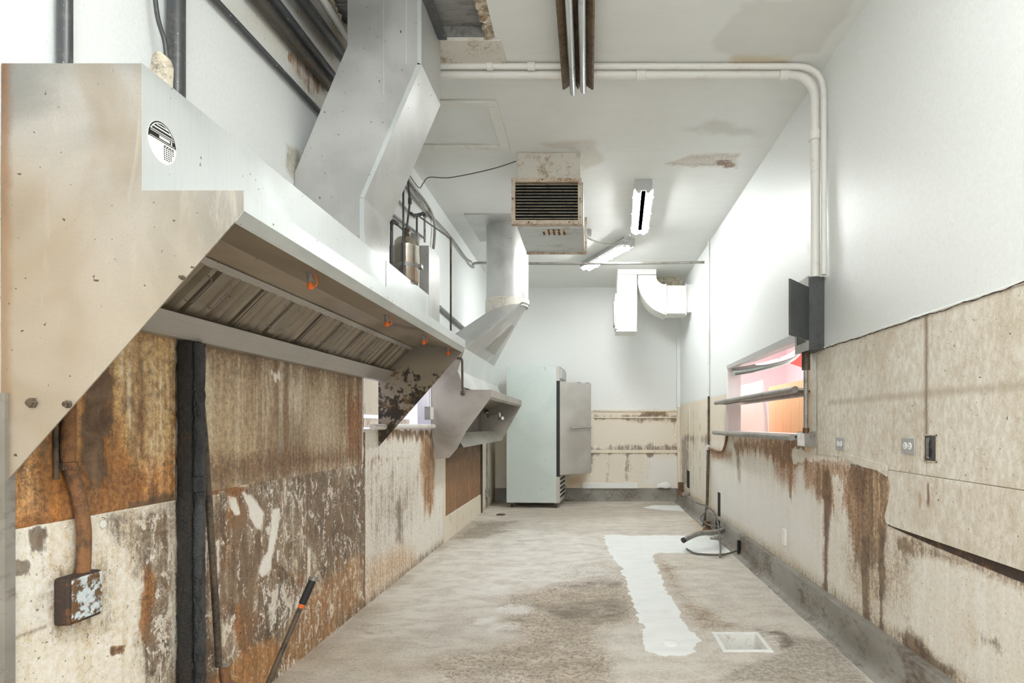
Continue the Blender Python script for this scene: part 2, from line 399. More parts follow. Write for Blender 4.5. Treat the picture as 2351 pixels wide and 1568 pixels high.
M['steel_far'] = mk_steel('grease_blotched_steel', (120,113,102), (144,137,125), .45, .5, 'y', blotch=1.70)
M['trough'] = mk_steel('trough_steel', (166,163,158), (182,179,174), .42, .5, 'y', (120,112,100), .1)
M['galv'] = mk_steel('galvanised_sheet', (176,175,173), (198,198,196), .42, .55, 'z', streak=.05)
M['hood2'] = mk_steel('dull_steel', (140,134,126), (172,167,159), .4, .55, 'z', (150,122,88), .08, streak=.08)
M['filter'] = mk_steel('greasy_filter_steel', (128,116,100), (146,136,120), .42, .45, 'y', (84,66,46), .12)
M['dark'] = plain('black_gap', (22,20,18), .8)
M['pipe_black'] = dirty('speckled_black_pipe', (64,66,68), (96,92,86), .3, 10, .35, 0, specks=(205,198,182), bscale=34)
M['pipe_rusty'] = dirty('rust_pitted_pipe', (80,76,70), (112,88,64), .4, 9, .5, .2, specks=(214,204,184), bscale=30)
M['pipe_white'] = dirty('white_painted_pipe', (224,223,218), (196,186,168), .3, 4, .4)
M['pipe_grey'] = dirty('grey_conduit', (150,148,144), (116,106,94), .4, 12, .4, .4)
M['tar'] = dirty('tarred_grease', (30,28,26), (72,54,40), .35, 14, .5, 0, (1,1,.5), specks=(120,114,104), bump=.9, bscale=110)
M['tar2'] = dirty('tarred_metal', (58,60,61), (22,20,20), .5, 10, .32, .1, (1,1,.4), specks=(140,134,124), bump=.8, bscale=110)
M['rust'] = dirty('deep_rust', (140,98,62), (66,54,46), .5, 9, .75, 0, (1,1,.5), bump=.7, bscale=90, specks=(170,150,120))
M['rod'] = dirty('grimy_rod', (92,78,62), (52,44,38), .5, 12, .6, 0, specks=(190,180,160), bump=.3, bscale=70)
M['boxpaint'] = dirty('flaking_pale_blue_paint', (208,218,222), (108,78,50), .5, 9, .6, 0, bump=.7, soft=.03)
M['boxdark'] = dirty('scorched_metal_and_gap_shade', (58,46,40), (132,84,38), .35, 16, .7, bump=.5)
M['white'] = plain('white_paint', (236,238,236), .45)
M['white_duct'] = plain('white_painted_duct', (240,240,236), .4)
M['cream'] = dirty('stained_cream', (230,220,202), (170,140,104), .3, 4, .5, 0, (1,1,.5))
M['fix_dirty'] = dirty('rusted_reflector', (116,98,76), (74,58,42), .5, 18, .6, .3, specks=(170,150,120), bump=.6, bscale=90)
M['tube_off'] = dirty('dead_tube_glass', (206,212,214), (170,172,170), .3, 6, .18, .25)
M['curb'] = dirty('concrete_curb', (128,123,115), (98,86,74), .4, 4, .6, 0, (1,.7,1.5), specks=(180,174,164), bump=.2, base2=(148,144,138), bscale=70)
M['heater'] = dirty('dirty_cream_enamel', (206,202,192), (150,124,92), .35, 7, .45, bump=.2, specks=(96,78,60))
M['heater_frame'] = dirty('rust_spotted_enamel', (204,192,172), (140,98,60), .45, 16, .5, bump=.3, specks=(92,62,40))
M['heater_low'] = dirty('grey_enamel', (188,190,189), (160,154,144), .35, 5, .3, .3, bump=.1)
M['slat'] = dirty('rusty_slat', (200,186,164), (134,86,50), .45, 20, .5)
M['coil'] = plain('dark_coil', (28,40,40), .4)
M['panelbox'] = dirty('dark_grey_enamel', (74,76,76), (58,58,58), .4, 8, .4, 0, specks=(128,128,126), bscale=26)
M['fridge'] = mk_steel('pale_green_coated_steel', (200,211,208), (210,219,216), .5, .15, 'z', streak=.03)
M['fridge_door'] = mk_steel('fridge_door_steel', (182,178,173), (196,193,189), .45, .4, 'z', streak=.12)
M['rubber'] = plain('black_rubber', (34,34,34), .6)
M['chrome'] = plain('chrome', (226,228,230), .12, 1.0)
M['plate'] = plain('steel_cover_plate', (182,182,182), .4, .25)
M['white_plastic'] = plain('white_plastic', (240,240,238), .35)
M['tank'] = mk_steel('tank_steel', (176,168,156), (204,198,188), .2, .9, 'z', (120,92,60), .12)
M['cap'] = plain('orange_rubber_cap', (226,110,40), .45)
M['board'] = dirty('weathered_grey_board', (142,142,140), (112,108,102), .45, 5, .6, 0, (1,4,1))
M['plaster_edge'] = dirty('broken_plaster', (206,194,172), (146,120,90), .5, 30, .9, bump=.8)
M['wood'] = dirty('orange_wood', (240,204,152), (228,176,112), .4, 5, .4, 0, (1,9,.5))
M['pink'] = dirty('pinkish_film', (240,234,234), (240,222,214), .35, 4, .35)
M['red'] = plain('red_awning', (228,92,76), .5)
M['bluewhite'] = plain('pale_lilac_paint', (222,222,232), .5)
M['cable'] = plain('dark_grey_cable', (86,82,76), .5)
M['putty'] = dirty('beige_foam', (208,198,178), (134,124,110), .45, 20, .8, bump=.5)
M['drain'] = dirty('enamelled_basin', (234,234,230), (176,152,122), .35, 14, .35, bump=.1)
g = G('lit_tube'); g.b.inputs['Emission Color'].default_value = (.97, 1.0, .985, 1); g.b.inputs['Emission Strength'].default_value = TUBE_E
M['lit'] = g.out((.9,.9,.9), .3)

# ------------------------------------------------------------------ floor, walls, ceiling
def px_poly(f, pts): return [f(*p) for p in pts]
def band_y(px): return FPX*XL/(px-VX)
DR = (*FL(1628,1453), *FL(1776,1497))     # floor basin corners
DX0, DX1, DY0, DY1 = .585, .905, 3.27, 3.575
DY0, DY1 = FL(1700,1497)[1], FL(1700,1453)[1]; DX0, DX1 = FL(1660,1497)[0], FL(1776,1497)[0]
def paint_floor(p):
    q = lambda pts, **k: p.poly(px_poly(FL, pts), **k)
    y = p.v; x = p.u
    p.tint(sstep(fbm(x*.9+4, y*.6+2), .42, .62), (214,208,198), .8)
    p.tint(q([(860,1420),(1000,1270),(1130,1215),(1380,1225),(1400,1290),(1250,1370),(1100,1400),(950,1420)], soft=.35, jit=.3), (232,229,222), .8)
    p.tint(q([(620,1568),(860,1400),(900,1500),(1000,1568)], soft=.2, jit=.2), (196,184,166), .7)
    w = q([(1150,1380),(1230,1350),(1440,1335),(1475,1440),(1400,1440),(1405,1568),(1000,1640),(1000,1520),(1180,1470)], soft=.12, jit=.15)
    p.tint(w, (180,165,146), .8); p.add(0, w, .42)
    w = q([(1240,1390),(1420,1380),(1475,1440),(1380,1440),(1280,1430)], soft=.1, jit=.12); p.add(0, w, .2)
    w = q([(1230,1290),(1420,1290),(1440,1345),(1300,1350)], soft=.12, jit=.15); p.add(0, w, .3)
    w = q([(1500,1275),(1540,1300),(1580,1360),(1640,1410),(1700,1440),(1600,1450),(1560,1390),(1525,1335)], soft=.07, jit=.1)
    p.tint(w, (178,160,138), .7); p.add(0, w, .45); p.add(1, w, .3)
    w = q([(1640,1568),(1680,1535),(1780,1500),(1800,1460),(1740,1445),(1900,1470),(1990,1568)], soft=.04, jit=.06)
    p.tint(w, (166,158,146), .8); p.add(0, w, .3)
    w = q([(1740,1455),(1800,1445),(1830,1480),(1790,1500)], soft=.04, jit=.06); p.add(0, w, .4)
    w = q([(1390,1440),(1470,1440),(1480,1500),(1500,1520),(1640,1500),(1700,1520),(1640,1568),(1420,1568),(1400,1500)], soft=.03, jit=.04)
    p.tint(w, (212,206,196), .85)
    p.tint(q([(1520,1270),(1680,1270),(1880,1440),(1640,1400)], soft=.08, jit=.08), (206,200,190), .8)
    w = q([(1040,1225),(1090,1200),(1180,1195),(1130,1235),(1060,1240)], soft=.12, jit=.25); p.tint(w, (148,138,124), .7); p.add(0, w, .45)
    w = q([(1160,1160),(1290,1160),(1560,1152),(1580,1180),(1300,1195),(1170,1190)], soft=.3, jit=.3); p.tint(w, (178,168,156), .7); p.add(0, w, .15)
    w = q([(1590,1195),(1640,1200),(1655,1225),(1600,1222)], soft=.08, jit=.1); p.tint(w, (188,152,118), .6); p.add(1, w, .4)
    w = q([(800,1420),(960,1400),(1000,1440),(840,1470)], soft=.06, jit=.1); p.add(1, w, .2); p.tint(w, (224,220,212), .6)
    for (a, b, c) in ((1160,1440,30),(1180,1400,40),(1110,1425,26)):
        w = q([(a-c,b-6),(a+c,b-10),(a+c,b+6),(a-c,b+10)], soft=.04, jit=.06); p.tint(w, (236,234,230), .8)
    T = [(1386,1229),(1393,1261),(1427,1305),(1440,1346),(1457,1390),(1469,1435),(1474,1469),(1478,1496),(1508,1503),(1542,1508),
         (1593,1499),(1604,1472),(1576,1438),(1559,1397),(1529,1350),(1512,1312),(1498,1278),(1508,1270),(1661,1270),(1690,1265),(1672,1240),(1658,1230)]
    w = q(T, soft=.03, jit=.02, fine=.04); p.setm(w, 0, 0, 0); p.add(2, w, 1)
    w = q([(1478,1166),(1500,1160),(1560,1160),(1580,1166),(1578,1174),(1530,1172)], soft=.06, jit=.05); p.setm(w, 0,0,0); p.add(2, w, 1)
    # grime along the left wall foot
    w = sstep(x, XL+.22, XL)*sstep(vnoise(y*3, x*9), .2, .8); p.tint(w, (150,132,110), .6)
    w = sstep(abs(x-1.40), .08, .0)*.6; p.tint(w, (216,211,202), .7)
us = axis_pts(XL-.04, 1.40, .012, step=.012, snaps=(DX0, DX1)); vs = axis_pts(2.2, YB, .01, growth=.0042, snaps=(DY0, DY1))
def rel_floor(p):
    return .006*p.n1 + .004*p.n2*(1+3*p.m[:,0]) + .004*p.m[:,2] - .0
fl = grid('floor', us, vs, lambda u, v, d: np.stack([u, v, d], 1), [(DX0, DX1, DY0, DY1)], paint_floor, (202,196,187), M['floor'], relief=rel_floor)
tag(fl, kind='structure')
nf = grid('floor', np.linspace(XL-.04, 1.49, 20), np.linspace(-2.6, 2.2, 20), lambda u, v, d: np.stack([u, v, d], 1), [], None, (198,190,179), M['floor'])
tag(nf, kind='structure')

def paint_left(p):
    q = lambda pts, **k: p.poly(px_poly(WL, pts), **k)
    y, z = p.u, p.v
    low = sstep(z, 2.0, 1.85); p.tint(low, (228,216,194), .8); p.add(0, low*(y > 1.5), .12)
    # upper white wall: damp, mouldy strip along the pipes and at the ceiling
    w = q([(500,0),(620,0),(800,180),(780,300),(735,255)], soft=.05, jit=.08); p.tint(w, (226,222,212), .8); p.add(0, w, .16)
    w = q([(640,0),(760,0),(800,60),(800,110),(770,120)], soft=.06, jit=.1); p.tint(w, (206,190,160), .8); p.add(1, w, .25); p.add(0, w, .3)
    w = q([(640,90),(700,140),(760,215),(720,220),(655,150)], soft=.03, jit=.05); p.add(1, w, .4)
    w = q([(660,335),(690,340),(690,400),(668,410),(655,380)], soft=.02, jit=.02); p.tint(w, (182,176,160), .8); p.add(0, w, .25)
    # area under sheet one
    w = q([(15,1190),(405,1150),(405,1640),(15,1640)], soft=.01, jit=0); p.tint(w, (238,231,217), 1); p.setm(w, .16, .06, .12)
    w = q([(240,1190),(400,1155),(405,1640),(345,1640),(330,1480),(345,1330),(290,1230)], soft=.04, jit=.06); p.tint(w, (150,132,110), .85); p.setm(w, .42, .18, .36)
    p.tint(w*sstep(fbm(y*12, z*9+4, 5), .5, .62), (88,74,62), .85); p.tint(w*sstep(fbm(y*14+7, z*9, 5), .54, .64), (220,208,188), .8)
    p.tint(q([(25,1200),(330,1190),(330,1640),(25,1640)], soft=.05, jit=.02)*sstep(fbm(y*30+3, z*3.5+1, 5), .52, .66), (206,186,150), .35)
    w = q([(20,1200),(110,1190),(110,1430),(20,1465)], soft=.01, jit=.005); p.tint(w, (240,236,226), .8)
    w = q([(60,1215),(105,1215),(105,1262),(72,1270)], soft=.02, jit=.02); p.add(0, w, .6); p.add(1, w, .4)
    w = q([(30,1290),(60,1290),(60,1315),(30,1315)], soft=.01, jit=.02); p.add(0, w, .6)
    w = q([(120,1300),(240,1280),(250,1450),(120,1450)], soft=.06, jit=.05); p.tint(w, (206,188,160), .6); p.add(0, w, .2)
    w = q([(250,1480),(290,1478),(285,1500),(252,1510)], soft=.01, jit=.01); p.add(1, w, .8); p.add(0, w, .4)
    w = q([(335,1300),(352,1310),(352,1400),(338,1480),(325,1440)], soft=.015, jit=.01); p.tint(w, (176,112,60), .9); p.add(1, w, .6)
    w = q([(18,1466),(110,1436),(112,1440),(18,1471)], soft=.004, jit=.002, fine=.001); p.tint(w, (140,118,90), .8)
    w = q([(18,1200),(18,1640),(28,1640),(28,1200)], soft=.004, jit=.01); p.tint(w, (170,152,126), .6)
    # the heavily scarred area behind the missing range
    A = [(405,1140),(835,1062),(838,1420),(620,1640),(405,1700)]
    w = q(A, soft=.01, jit=.01); p.tint(w, (156,136,112), 1); p.setm(w, .42, .2, .34)
    na = fbm(y*7+1, z*7+4, 6); nb = fbm(y*5+9, z*6+2, 6); ncc = fbm((y+z*.6)*26, (z-y*.6)*9, 5)
    p.tint(w*sstep(na, .50, .62), (92,68,48), .85); p.tint(w*sstep(nb, .54, .64), (184,128,74), .75); p.tint(w*sstep(1-na, .55, .66), (206,192,170), .8)
    p.tint(w*sstep(ncc, .58, .68), (222,210,190), .7); p.tint(w*sstep(1-ncc, .6, .7), (88,70,54), .6)
    w = q([(460,1150),(600,1120),(640,1300),(560,1440),(480,1400)], soft=.08, jit=.1); p.tint(w, (120,92,66), .6); p.add(2, w, -.05)
    w = q([(690,1100),(835,1075),(835,1300),(700,1250)], soft=.1, jit=.1); p.tint(w, (126,108,88), .7); p.add(0, w, .1)
    w = q([(640,1100),(760,1090),(740,1200),(660,1200)], soft=.08, jit=.08); p.tint(w, (164,150,134), .6)
    w = q([(447,1094),(465,1090),(520,1105),(567,1116),(545,1134),(509,1132),(480,1140),(462,1148),(447,1127)], soft=.008, jit=.012); p.tint(w, (142,84,46), 1); p.setm(w, .3, .8, 0)
    for pts in ([(447,1090),(470,1086),(520,1098),(568,1112),(566,1118),(520,1108),(470,1093),(450,1097)], ):
        w = q(pts, soft=.006, jit=.008); p.tint(w, (232,222,204), 1); p.setm(w, 0,0,.3)
    w = q([(523,1140),(552,1142),(560,1200),(545,1215),(520,1195)], soft=.02, jit=.02); p.tint(w, (160,100,54), .9); p.add(1, w, .4)
    for pts in ([(625,1170),(643,1167),(640,1200),(635,1232),(624,1280),(621,1312),(600,1324),(594,1312),(600,1290),(614,1264),(621,1217)],
                [(556,1130),(577,1142),(592,1160),(605,1178),(600,1215),(590,1212),(574,1188),(570,1160)],
                [(525,1141),(543,1145),(551,1181),(540,1184),(527,1165)], [(636,1260),(642,1262),(640,1295),(635,1290)],
                [(706,1256),(714,1258),(713,1330),(707,1325)], [(731,1345),(740,1350),(738,1372),(730,1368)],
                [(495,1232),(506,1240),(506,1330),(498,1330)]):
        w = q(pts, soft=.007, jit=.012, fine=.006); p.tint(w, (240,236,228), 1); p.setm(w, .0, 0, .2)
    w = q([(545,1395),(565,1385),(575,1440),(570,1500),(545,1510),(540,1450)], soft=.03, jit=.03); p.tint(w, (168,108,58), .9); p.add(1, w, .4)
    w = q([(510,1530),(560,1500),(620,1465),(655,1475),(640,1520),(600,1600),(480,1640),(480,1560)], soft=.03, jit=.03); p.tint(w, (186,136,84), .9); p.setm(w, .2, .35, .25)
    w = q([(660,1400),(835,1260),(838,1400),(760,1500),(640,1580)], soft=.06, jit=.06); p.tint(w, (172,132,90), .75); p.add(1, w, .15); p.add(0, w, -.15)
    w = q([(405,1400),(500,1420),(500,1640),(405,1640)], soft=.05, jit=.05); p.tint(w, (118,86,58), .7)
    w = q([(445,1210),(490,1200),(495,1330),(450,1330)], soft=.04, jit=.05); p.tint(w, (196,180,156), .6); p.add(2, w, .15)
    w = q([(610,1350),(700,1330),(690,1440),(600,1450)], soft=.05, jit=.06); p.tint(w, (140,124,108), .7); p.add(2, w, .12)
    w = q([(833,870),(839,870),(841,1420),(835,1420)], soft=.006, jit=.006); p.tint(w, (110,74,44), .9); p.add(0, w, .4)
    # whitewashed stretch past the sheets
    w = q([(838,985),(1104,985),(1104,1190),(1000,1270),(838,1400)], soft=.01, jit=.01); p.tint(w, (236,231,222), 1); p.setm(w, .2, .04, .1)
    w = q([(838,1120),(900,1080),(960,1090),(940,1200),(850,1290)], soft=.25, jit=.2); p.tint(w, (208,198,186), .7); p.add(0, w, .12)
    w = q([(838,1290),(930,1240),(960,1290),(838,1400)], soft=.12, jit=.1); p.tint(w, (196,160,118), .7); p.add(1, w, .15)
    w = q([(870,985),(990,985),(992,1005),(950,1012),(870,1000)], soft=.04, jit=.04, drip=.07); p.tint(w, (182,140,100), .8); p.add(0, w, .3); p.add(1, w, .25)
    w = q([(966,1000),(990,1000),(1000,1060),(995,1180),(975,1180),(965,1080)], soft=.08, jit=.05, drip=.12); p.tint(w, (190,140,84), .8); p.add(1, w, .35); p.add(0, w, .15)
    w = q([(838,1052),(960,1042),(960,1052),(838,1068)], soft=.03, jit=.04); p.add(1, w, .3)
    w = q([(905,1150),(925,1150),(930,1260),(905,1260)], soft=.08, jit=.1); p.add(0, w, .25)
    # past the corroded sheet
    w = q([(1104,1020),(1150,1020),(1150,1180),(1104,1190)], soft=.05, jit=0); p.tint(w, (226,218,202), .8)
    w = q([(1128,1030),(1160,1030),(1160,1150),(1130,1160)], soft=.2, jit=.05); p.tint(w, (142,124,98), .85); p.add(0, w, .2)  # brown stain plus the shade behind the hood, both in the wall colour
    w = sstep(z, .10, .0)*(y > 3.6); p.tint(w, (176,154,126), .5); p.add(0, w, .2)
WIN_L = (4.06, 5.80, 1.19, 1.80)
ys = np.concatenate([np.linspace(-2.6, 1.4, 16)[:-1], axis_pts(1.4, YB, .007, growth=.0045, snaps=WIN_L[:2])])
zs = axis_pts(-.03, CH+.03, .01, step=.0105, snaps=WIN_L[2:])
wl = grid('wall_left', ys, zs, lambda u, v, d: np.stack([XL+d, u, v], 1), [WIN_L], paint_left, (234,238,238), M['wall_y'], flip=True,
          relief=lambda p: .003*p.n1+.004*p.n2*(p.m[:,0] > .3)+.004*(p.m[:,2] > .25)*np.maximum(p.n2, 0))
tag(wl, kind='structure')

def sheet(name, y0, y1, z0, z1, t, painter, base, parent, step=.008, side=1):
    us = axis_pts(y0, y1, step, growth=.0035); vv = axis_pts(z0, z1, step, step=step)
    X = XL+t
    def xyz(u, v, d):
        edge = (u <= y0+1e-6) | (u >= y1-1e-6) | (v <= z0+1e-6) | (v >= z1-1e-6)
        return np.stack([np.where(edge, XL-.001, X+d), u, v], 1)
    return grid(name, us, vv, xyz, [], painter, base, M['wall_y'], parent, flip=True, relief=lambda p: .002*p.n1)
def paint_s1(p):
    q = lambda pts, **k: p.poly(px_poly(WL, pts), **k); y = p.u; z = p.v
    p.setm(np.ones(len(y)), .16, .42, .0)
    w = q([(230,770),(400,770),(405,1150),(310,1150),(290,1000)], soft=.05, jit=.03); p.tint(w, (204,178,132), .8); p.setm(w, .12, .1, .12); p.tint(w*sstep(p.st2, .03, .16), (236,224,196), .85); p.tint(w*sstep(-p.st, .05, .2), (150,100,44), .7)
    w = q([(180,1120),(300,1080),(405,1040),(405,1160),(180,1190)], soft=.06, jit=.03); p.tint(w, (178,112,40), .8); p.add(1, w, .15)
    w = q([(20,1050),(100,1000),(100,1180),(20,1200)], soft=.05, jit=.04); p.tint(w, (190,150,104), .8); p.setm(w, .25, .3, .15)
    w = q([(195,890),(240,850),(245,1120),(190,1140),(175,1000)], soft=.03, jit=.05, fine=.03, drip=.06); p.tint(w, (96,62,38), .9); p.setm(w, .55, .3, 0)
    w = q([(85,1040),(108,1020),(112,1180),(85,1180)], soft=.02, jit=.03); p.tint(w, (106,68,40), .8); p.add(0, w, .3)
    w = q([(60,1080),(90,1060),(92,1170),(62,1180)], soft=.02, jit=.03); p.setm(w, .2, .3, .3)
    w = q([(300,1150),(405,1122),(405,1165),(300,1178)], soft=.02, jit=.02); p.tint(w, (72,50,34), .85); p.add(0, w, .4)
    w = q([(395,770),(402,770),(402,1160),(397,1160)], soft=.004, jit=.004); p.tint(w, (206,190,160), .8)
    p.tint(sstep(p.st, .05, .25), (214,176,116), .35); p.tint(sstep(-p.st2, .08, .25), (104,60,26), .5); p.tint(sstep(p.n2, .08, .25), (92,56,30), .45)
def paint_s2(p):
    q = lambda pts, **k: p.poly(px_poly(WL, pts), **k); y = p.u; z = p.v
    p.setm(np.ones(len(y)), .16, .06, .05)
    p.tint(sstep(p.st, -.02, .16), (214,203,182), .8); p.tint(sstep(-p.st2, .04, .2), (124,98,74), .55); p.tint(sstep(p.st2, .08, .2), (226,214,192), .5)
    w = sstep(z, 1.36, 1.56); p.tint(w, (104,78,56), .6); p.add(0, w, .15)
    w = q([(440,900),(560,880),(600,1060),(560,1110),(440,1080)], soft=.15, jit=.1); p.tint(w, (206,184,150), .55)
    w = q([(700,890),(760,900),(790,1000),(740,1060),(690,1000)], soft=.18, jit=.12); p.tint(w, (214,198,172), .7)
    w = q([(790,900),(835,890),(835,1065),(790,1060)], soft=.12, jit=.08); p.tint(w, (140,88,46), .8); p.add(1, w, .25)
    w = q([(640,960),(700,960),(700,1080),(640,1090)], soft=.1, jit=.1); p.tint(w, (120,90,62), .6)
    w = q([(440,1060),(835,1020),(835,1062),(440,1120)], soft=.06, jit=.04); p.tint(w, (118,82,52), .7); p.add(0, w, .15)
    for (a, b) in ((622,850),(630,838),(629,868),(637,862)):
        w = q([(a-1,b-9),(a+2,b-9),(a+2,b+7),(a-1,b+7)], soft=.003, jit=.004); p.tint(w, (245,240,230), 1); p.setm(w, 0,0,0)
def paint_s3(p):
    q = lambda pts, **k: p.poly(px_poly(WL, pts), **k)
    p.setm(np.ones(len(p.u)), .42, .5, .16)
    p.tint(sstep(p.st, .02, .16), (226,204,166), .75); p.tint(sstep(-p.st2, .04, .16), (70,48,32), .7)
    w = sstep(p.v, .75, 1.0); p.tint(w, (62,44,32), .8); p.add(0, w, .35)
    w = q([(1024,1040),(1045,1040),(1045,1250),(1024,1250)], soft=.15, jit=.05); p.tint(w, (176,124,66), .6)
s1 = sheet('panel', 1.578, 2.215, .945, 2.02, .004, paint_s1, (172,112,50), wl); tag(s1, 'orange rusted metal sheet')
s2 = sheet('panel', 2.30, 4.035, .955, 1.60, .004, paint_s2, (166,142,112), wl); tag(s2, 'grease-browned sheet')
s3 = sheet('panel', 6.33, 8.42, .26, 1.3, .006, paint_s3, (150,98,50), wl); tag(s3, 'corroded streaked sheet')
boxo('edge_strip', XL, XL+.02, 8.42, 8.50, .0, 1.5, M['boxdark'], wl)
boxo('edge_strip', XL, XL+.010, 6.30, 8.42, 0, .255, M['cream'], wl)
boxo('edge_strip', XL, XL+.012, 6.27, 6.33, .26, 1.2, M['cream'], wl)
tr = boxo('trim_1', XL, XL+.02, 1.545, 1.574, 0, 1.3, M['curb'], None); tag(tr, kind='structure')

def paint_right(p):
    q = lambda pts, **k: p.poly(px_poly(WR, pts), **k); y, z = p.u, p.v
    low = sstep(z, 1.56, 1.53); p.tint(low*(y > 3.9), (226,214,194), .9); p.add(0, low*(y > 3.9), .12)
    low = sstep(z, 1.05, 1.03); p.tint(low, (229,223,212), .95); p.setm(low, .15, .03, .05); p.tint(low*sstep(fbm(y*2.2+5, z*2.2, 5), .5, .64), (210,196,172), .6)
    # white runs
    p.tint(low*sstep(p.st, .0, .2), (240,238,234), .6)
    w = q([(1650,1180),(1640,1060),(1700,1100),(1860,1140),(1890,1320),(1800,1280)], soft=.2, jit=.15); p.tint(w, (240,239,236), .8); p.add(0, w, -.08)
    w = q([(1945,1060),(2000,1068),(2040,1085),(2048,1130),(2042,1180),(2030,1240),(2010,1310),(1975,1320),(1950,1230)], soft=.03, jit=.02, drip=.07); p.tint(w, (150,118,86), .95); p.tint(w*sstep(p.st, .0, .2), (190,164,130), .6); p.tint(w*sstep(-p.st, .05, .2), (98,70,48), .6); p.setm(w, .3, .2, .1)
    w = q([(1950,1060),(1990,1070),(2000,1110),(1980,1160),(1955,1120)], soft=.05, jit=.03); p.tint(w, (104,72,48), .7)
    w = q([(1980,1240),(1995,1240),(1996,1420),(2000,1560),(1985,1540)], soft=.035, jit=.02); p.tint(w, (128,104,80), .8); p.add(0, w, .35)
    w = q([(2020,1200),(2032,1220),(2030,1420),(2026,1568),(2015,1540)], soft=.02, jit=.02); p.tint(w, (138,108,78), .7); p.add(0, w, .3)
    w = q([(1940,1260),(2100,1240),(2080,1380),(2000,1400),(1950,1330)], soft=.12, jit=.06); p.tint(w, (182,164,138), .6); p.add(0, w, .15)
    w = q([(1888,1080),(1905,1080),(1908,1160),(1900,1300),(1897,1370),(1892,1360),(1890,1200)], soft=.03, jit=.02); p.tint(w, (122,84,54), .85); p.add(0, w, .3); p.add(1, w, .25)
    w = q([(1840,1050),(1945,1050),(1945,1160),(1900,1170),(1850,1120)], soft=.05, jit=.03, drip=.07); p.tint(w, (176,136,96), .75); p.add(1, w, .3); p.add(0, w, .15)
    w = q([(1820,1030),(1945,1030),(1945,1062),(1820,1062)], soft=.02, jit=.02); p.setm(w, .2, .35, .55)
    w = q([(1910,1090),(1935,1095),(1932,1200),(1918,1200)], soft=.02, jit=.03); p.setm(w, .1, .2, .6)
    w = q([(1680,1006),(1850,1008),(1850,1060),(1800,1070),(1740,1040),(1690,1040)], soft=.05, jit=.03, drip=.07); p.tint(w, (178,134,92), .85); p.add(0, w, .25); p.add(1, w, .3); p.add(2, w, .15)
    w = q([(1770,1030),(1825,1030),(1825,1120),(1780,1100)], soft=.08, jit=.04, drip=.07); p.tint(w, (156,108,66), .7); p.add(1, w, .2)
    w = q([(1690,1040),(1700,1040),(1702,1120),(1692,1110)], soft=.06, jit=.03); p.add(0, w, .3)
    w = q([(1812,1040),(1818,1040),(1818,1160),(1812,1140)], soft=.02, jit=.01); p.add(1, w, .5)
    w = q([(1632,1030),(1680,1036),(1680,1056),(1634,1052)], soft=.06, jit=.05); p.tint(w, (170,126,84), .8); p.add(1, w, .3)
    # far cream panels
    for a in (1580, 1592, 1607, 1622):
        w = q([(a-1,940),(a+1,940),(a+1,1120),(a-1,1120)], soft=.02, jit=.02); p.add(0, w, .22)
    w = q([(1572,1000),(1632,1000),(1632,1015),(1572,1012)], soft=.06, jit=.06); p.add(0, w, .3); p.add(1, w, .2)
    w = q([(1565,1000),(1580,1000),(1580,1120),(1565,1120)], soft=.12, jit=.1); p.add(0, w, .3)
    # mould low down near the curb
    w = q([(2050,1440),(2110,1470),(2200,1540),(2180,1568),(2100,1520)], soft=.04, jit=.06); p.tint(w, (160,136,104), .6); p.add(0, w, .32)
    w = q([(2230,1430),(2290,1460),(2300,1500),(2250,1490)], soft=.04, jit=.06); p.add(0, w, .35)
    w = q([(2060,1225),(2351,1330),(2351,1350),(2200,1300),(2060,1262)], soft=.02, jit=.015); p.tint(w, (168,148,122), .7); p.add(0, w, .2)
    w = sstep(z, .30, .20); p.tint(w, (182,162,132), .5); p.add(0, w, .15)
    # far end of the white upper wall
    w = q([(1852,480),(1862,470),(1864,600),(1850,560)], soft=.02, jit=.02); p.tint(w, (205,208,205), .7)
WIN_R = (4.12, 6.34, 1.15, 1.82)
ys = np.concatenate([np.linspace(-2.6, 1.8, 16)[:-1], axis_pts(1.8, YB, .008, growth=.0045, snaps=WIN_R[:2])])
zs = axis_pts(-.03, CH+.03, .01, step=.011, snaps=WIN_R[2:])
wr = grid('wall_right', ys, zs, lambda u, v, d: np.stack([XR-d, u, v], 1), [WIN_R], paint_right, (233,237,237), M['wall_y'],
          relief=lambda p: .004*p.n1+.003*p.n2*(p.m[:,0] > .25))
tag(wr, kind='structure')

def paint_back(p):
    q = lambda pts, **k: p.poly(px_poly(BK, pts), **k); z = p.v
    low = sstep(z, 1.455, 1.445); p.tint(low, (232,221,204), .9); p.add(0, low, .12)
    w = q([(1350,955),(1450,950),(1560,955),(1562,968),(1350,966)], soft=.04, jit=.06); p.add(0, w, .32); p.tint(w, (206,184,152), .5)
    w = q([(1470,945),(1530,945),(1530,955),(1470,956)], soft=.03, jit=.05); p.tint(w, (150,118,76), .8); p.add(0, w, .3)
    w = q([(1350,1022),(1562,1018),(1562,1045),(1350,1045)], soft=.05, jit=.08); p.add(0, w, .32); p.add(1, w, .15)
    w = q([(1548,955),(1562,955),(1562,1050),(1552,1050)], soft=.05, jit=.05); p.add(1, w, .3); p.add(0, w, .3)
    for a in (1356, 1397, 1440, 1490):
        w = q([(a-5,1042),(a+5,1042),(a+4,1105),(a-4,1105)], soft=.06, jit=.07); p.add(1, w, .2); p.add(0, w, .28)
    w = q([(1490,1048),(1562,1048),(1562,1115),(1480,1115)], soft=.1, jit=.05); p.tint(w, (236,236,232), .8); p.add(0, w, -.12)
    w = q([(1300,1090),(1340,1090),(1340,1118),(1300,1118)], soft=.1, jit=.05); p.tint(w, (196,164,124), .8)
wb = grid('wall_back', axis_pts(XL-.03, XR+.03, .02, step=.02), axis_pts(-.03, CH+.03, .02, step=.018), lambda u, v, d: np.stack([u, np.full_like(u, YB), v], 1), [], paint_back, (238,240,239), M['wall_x'])
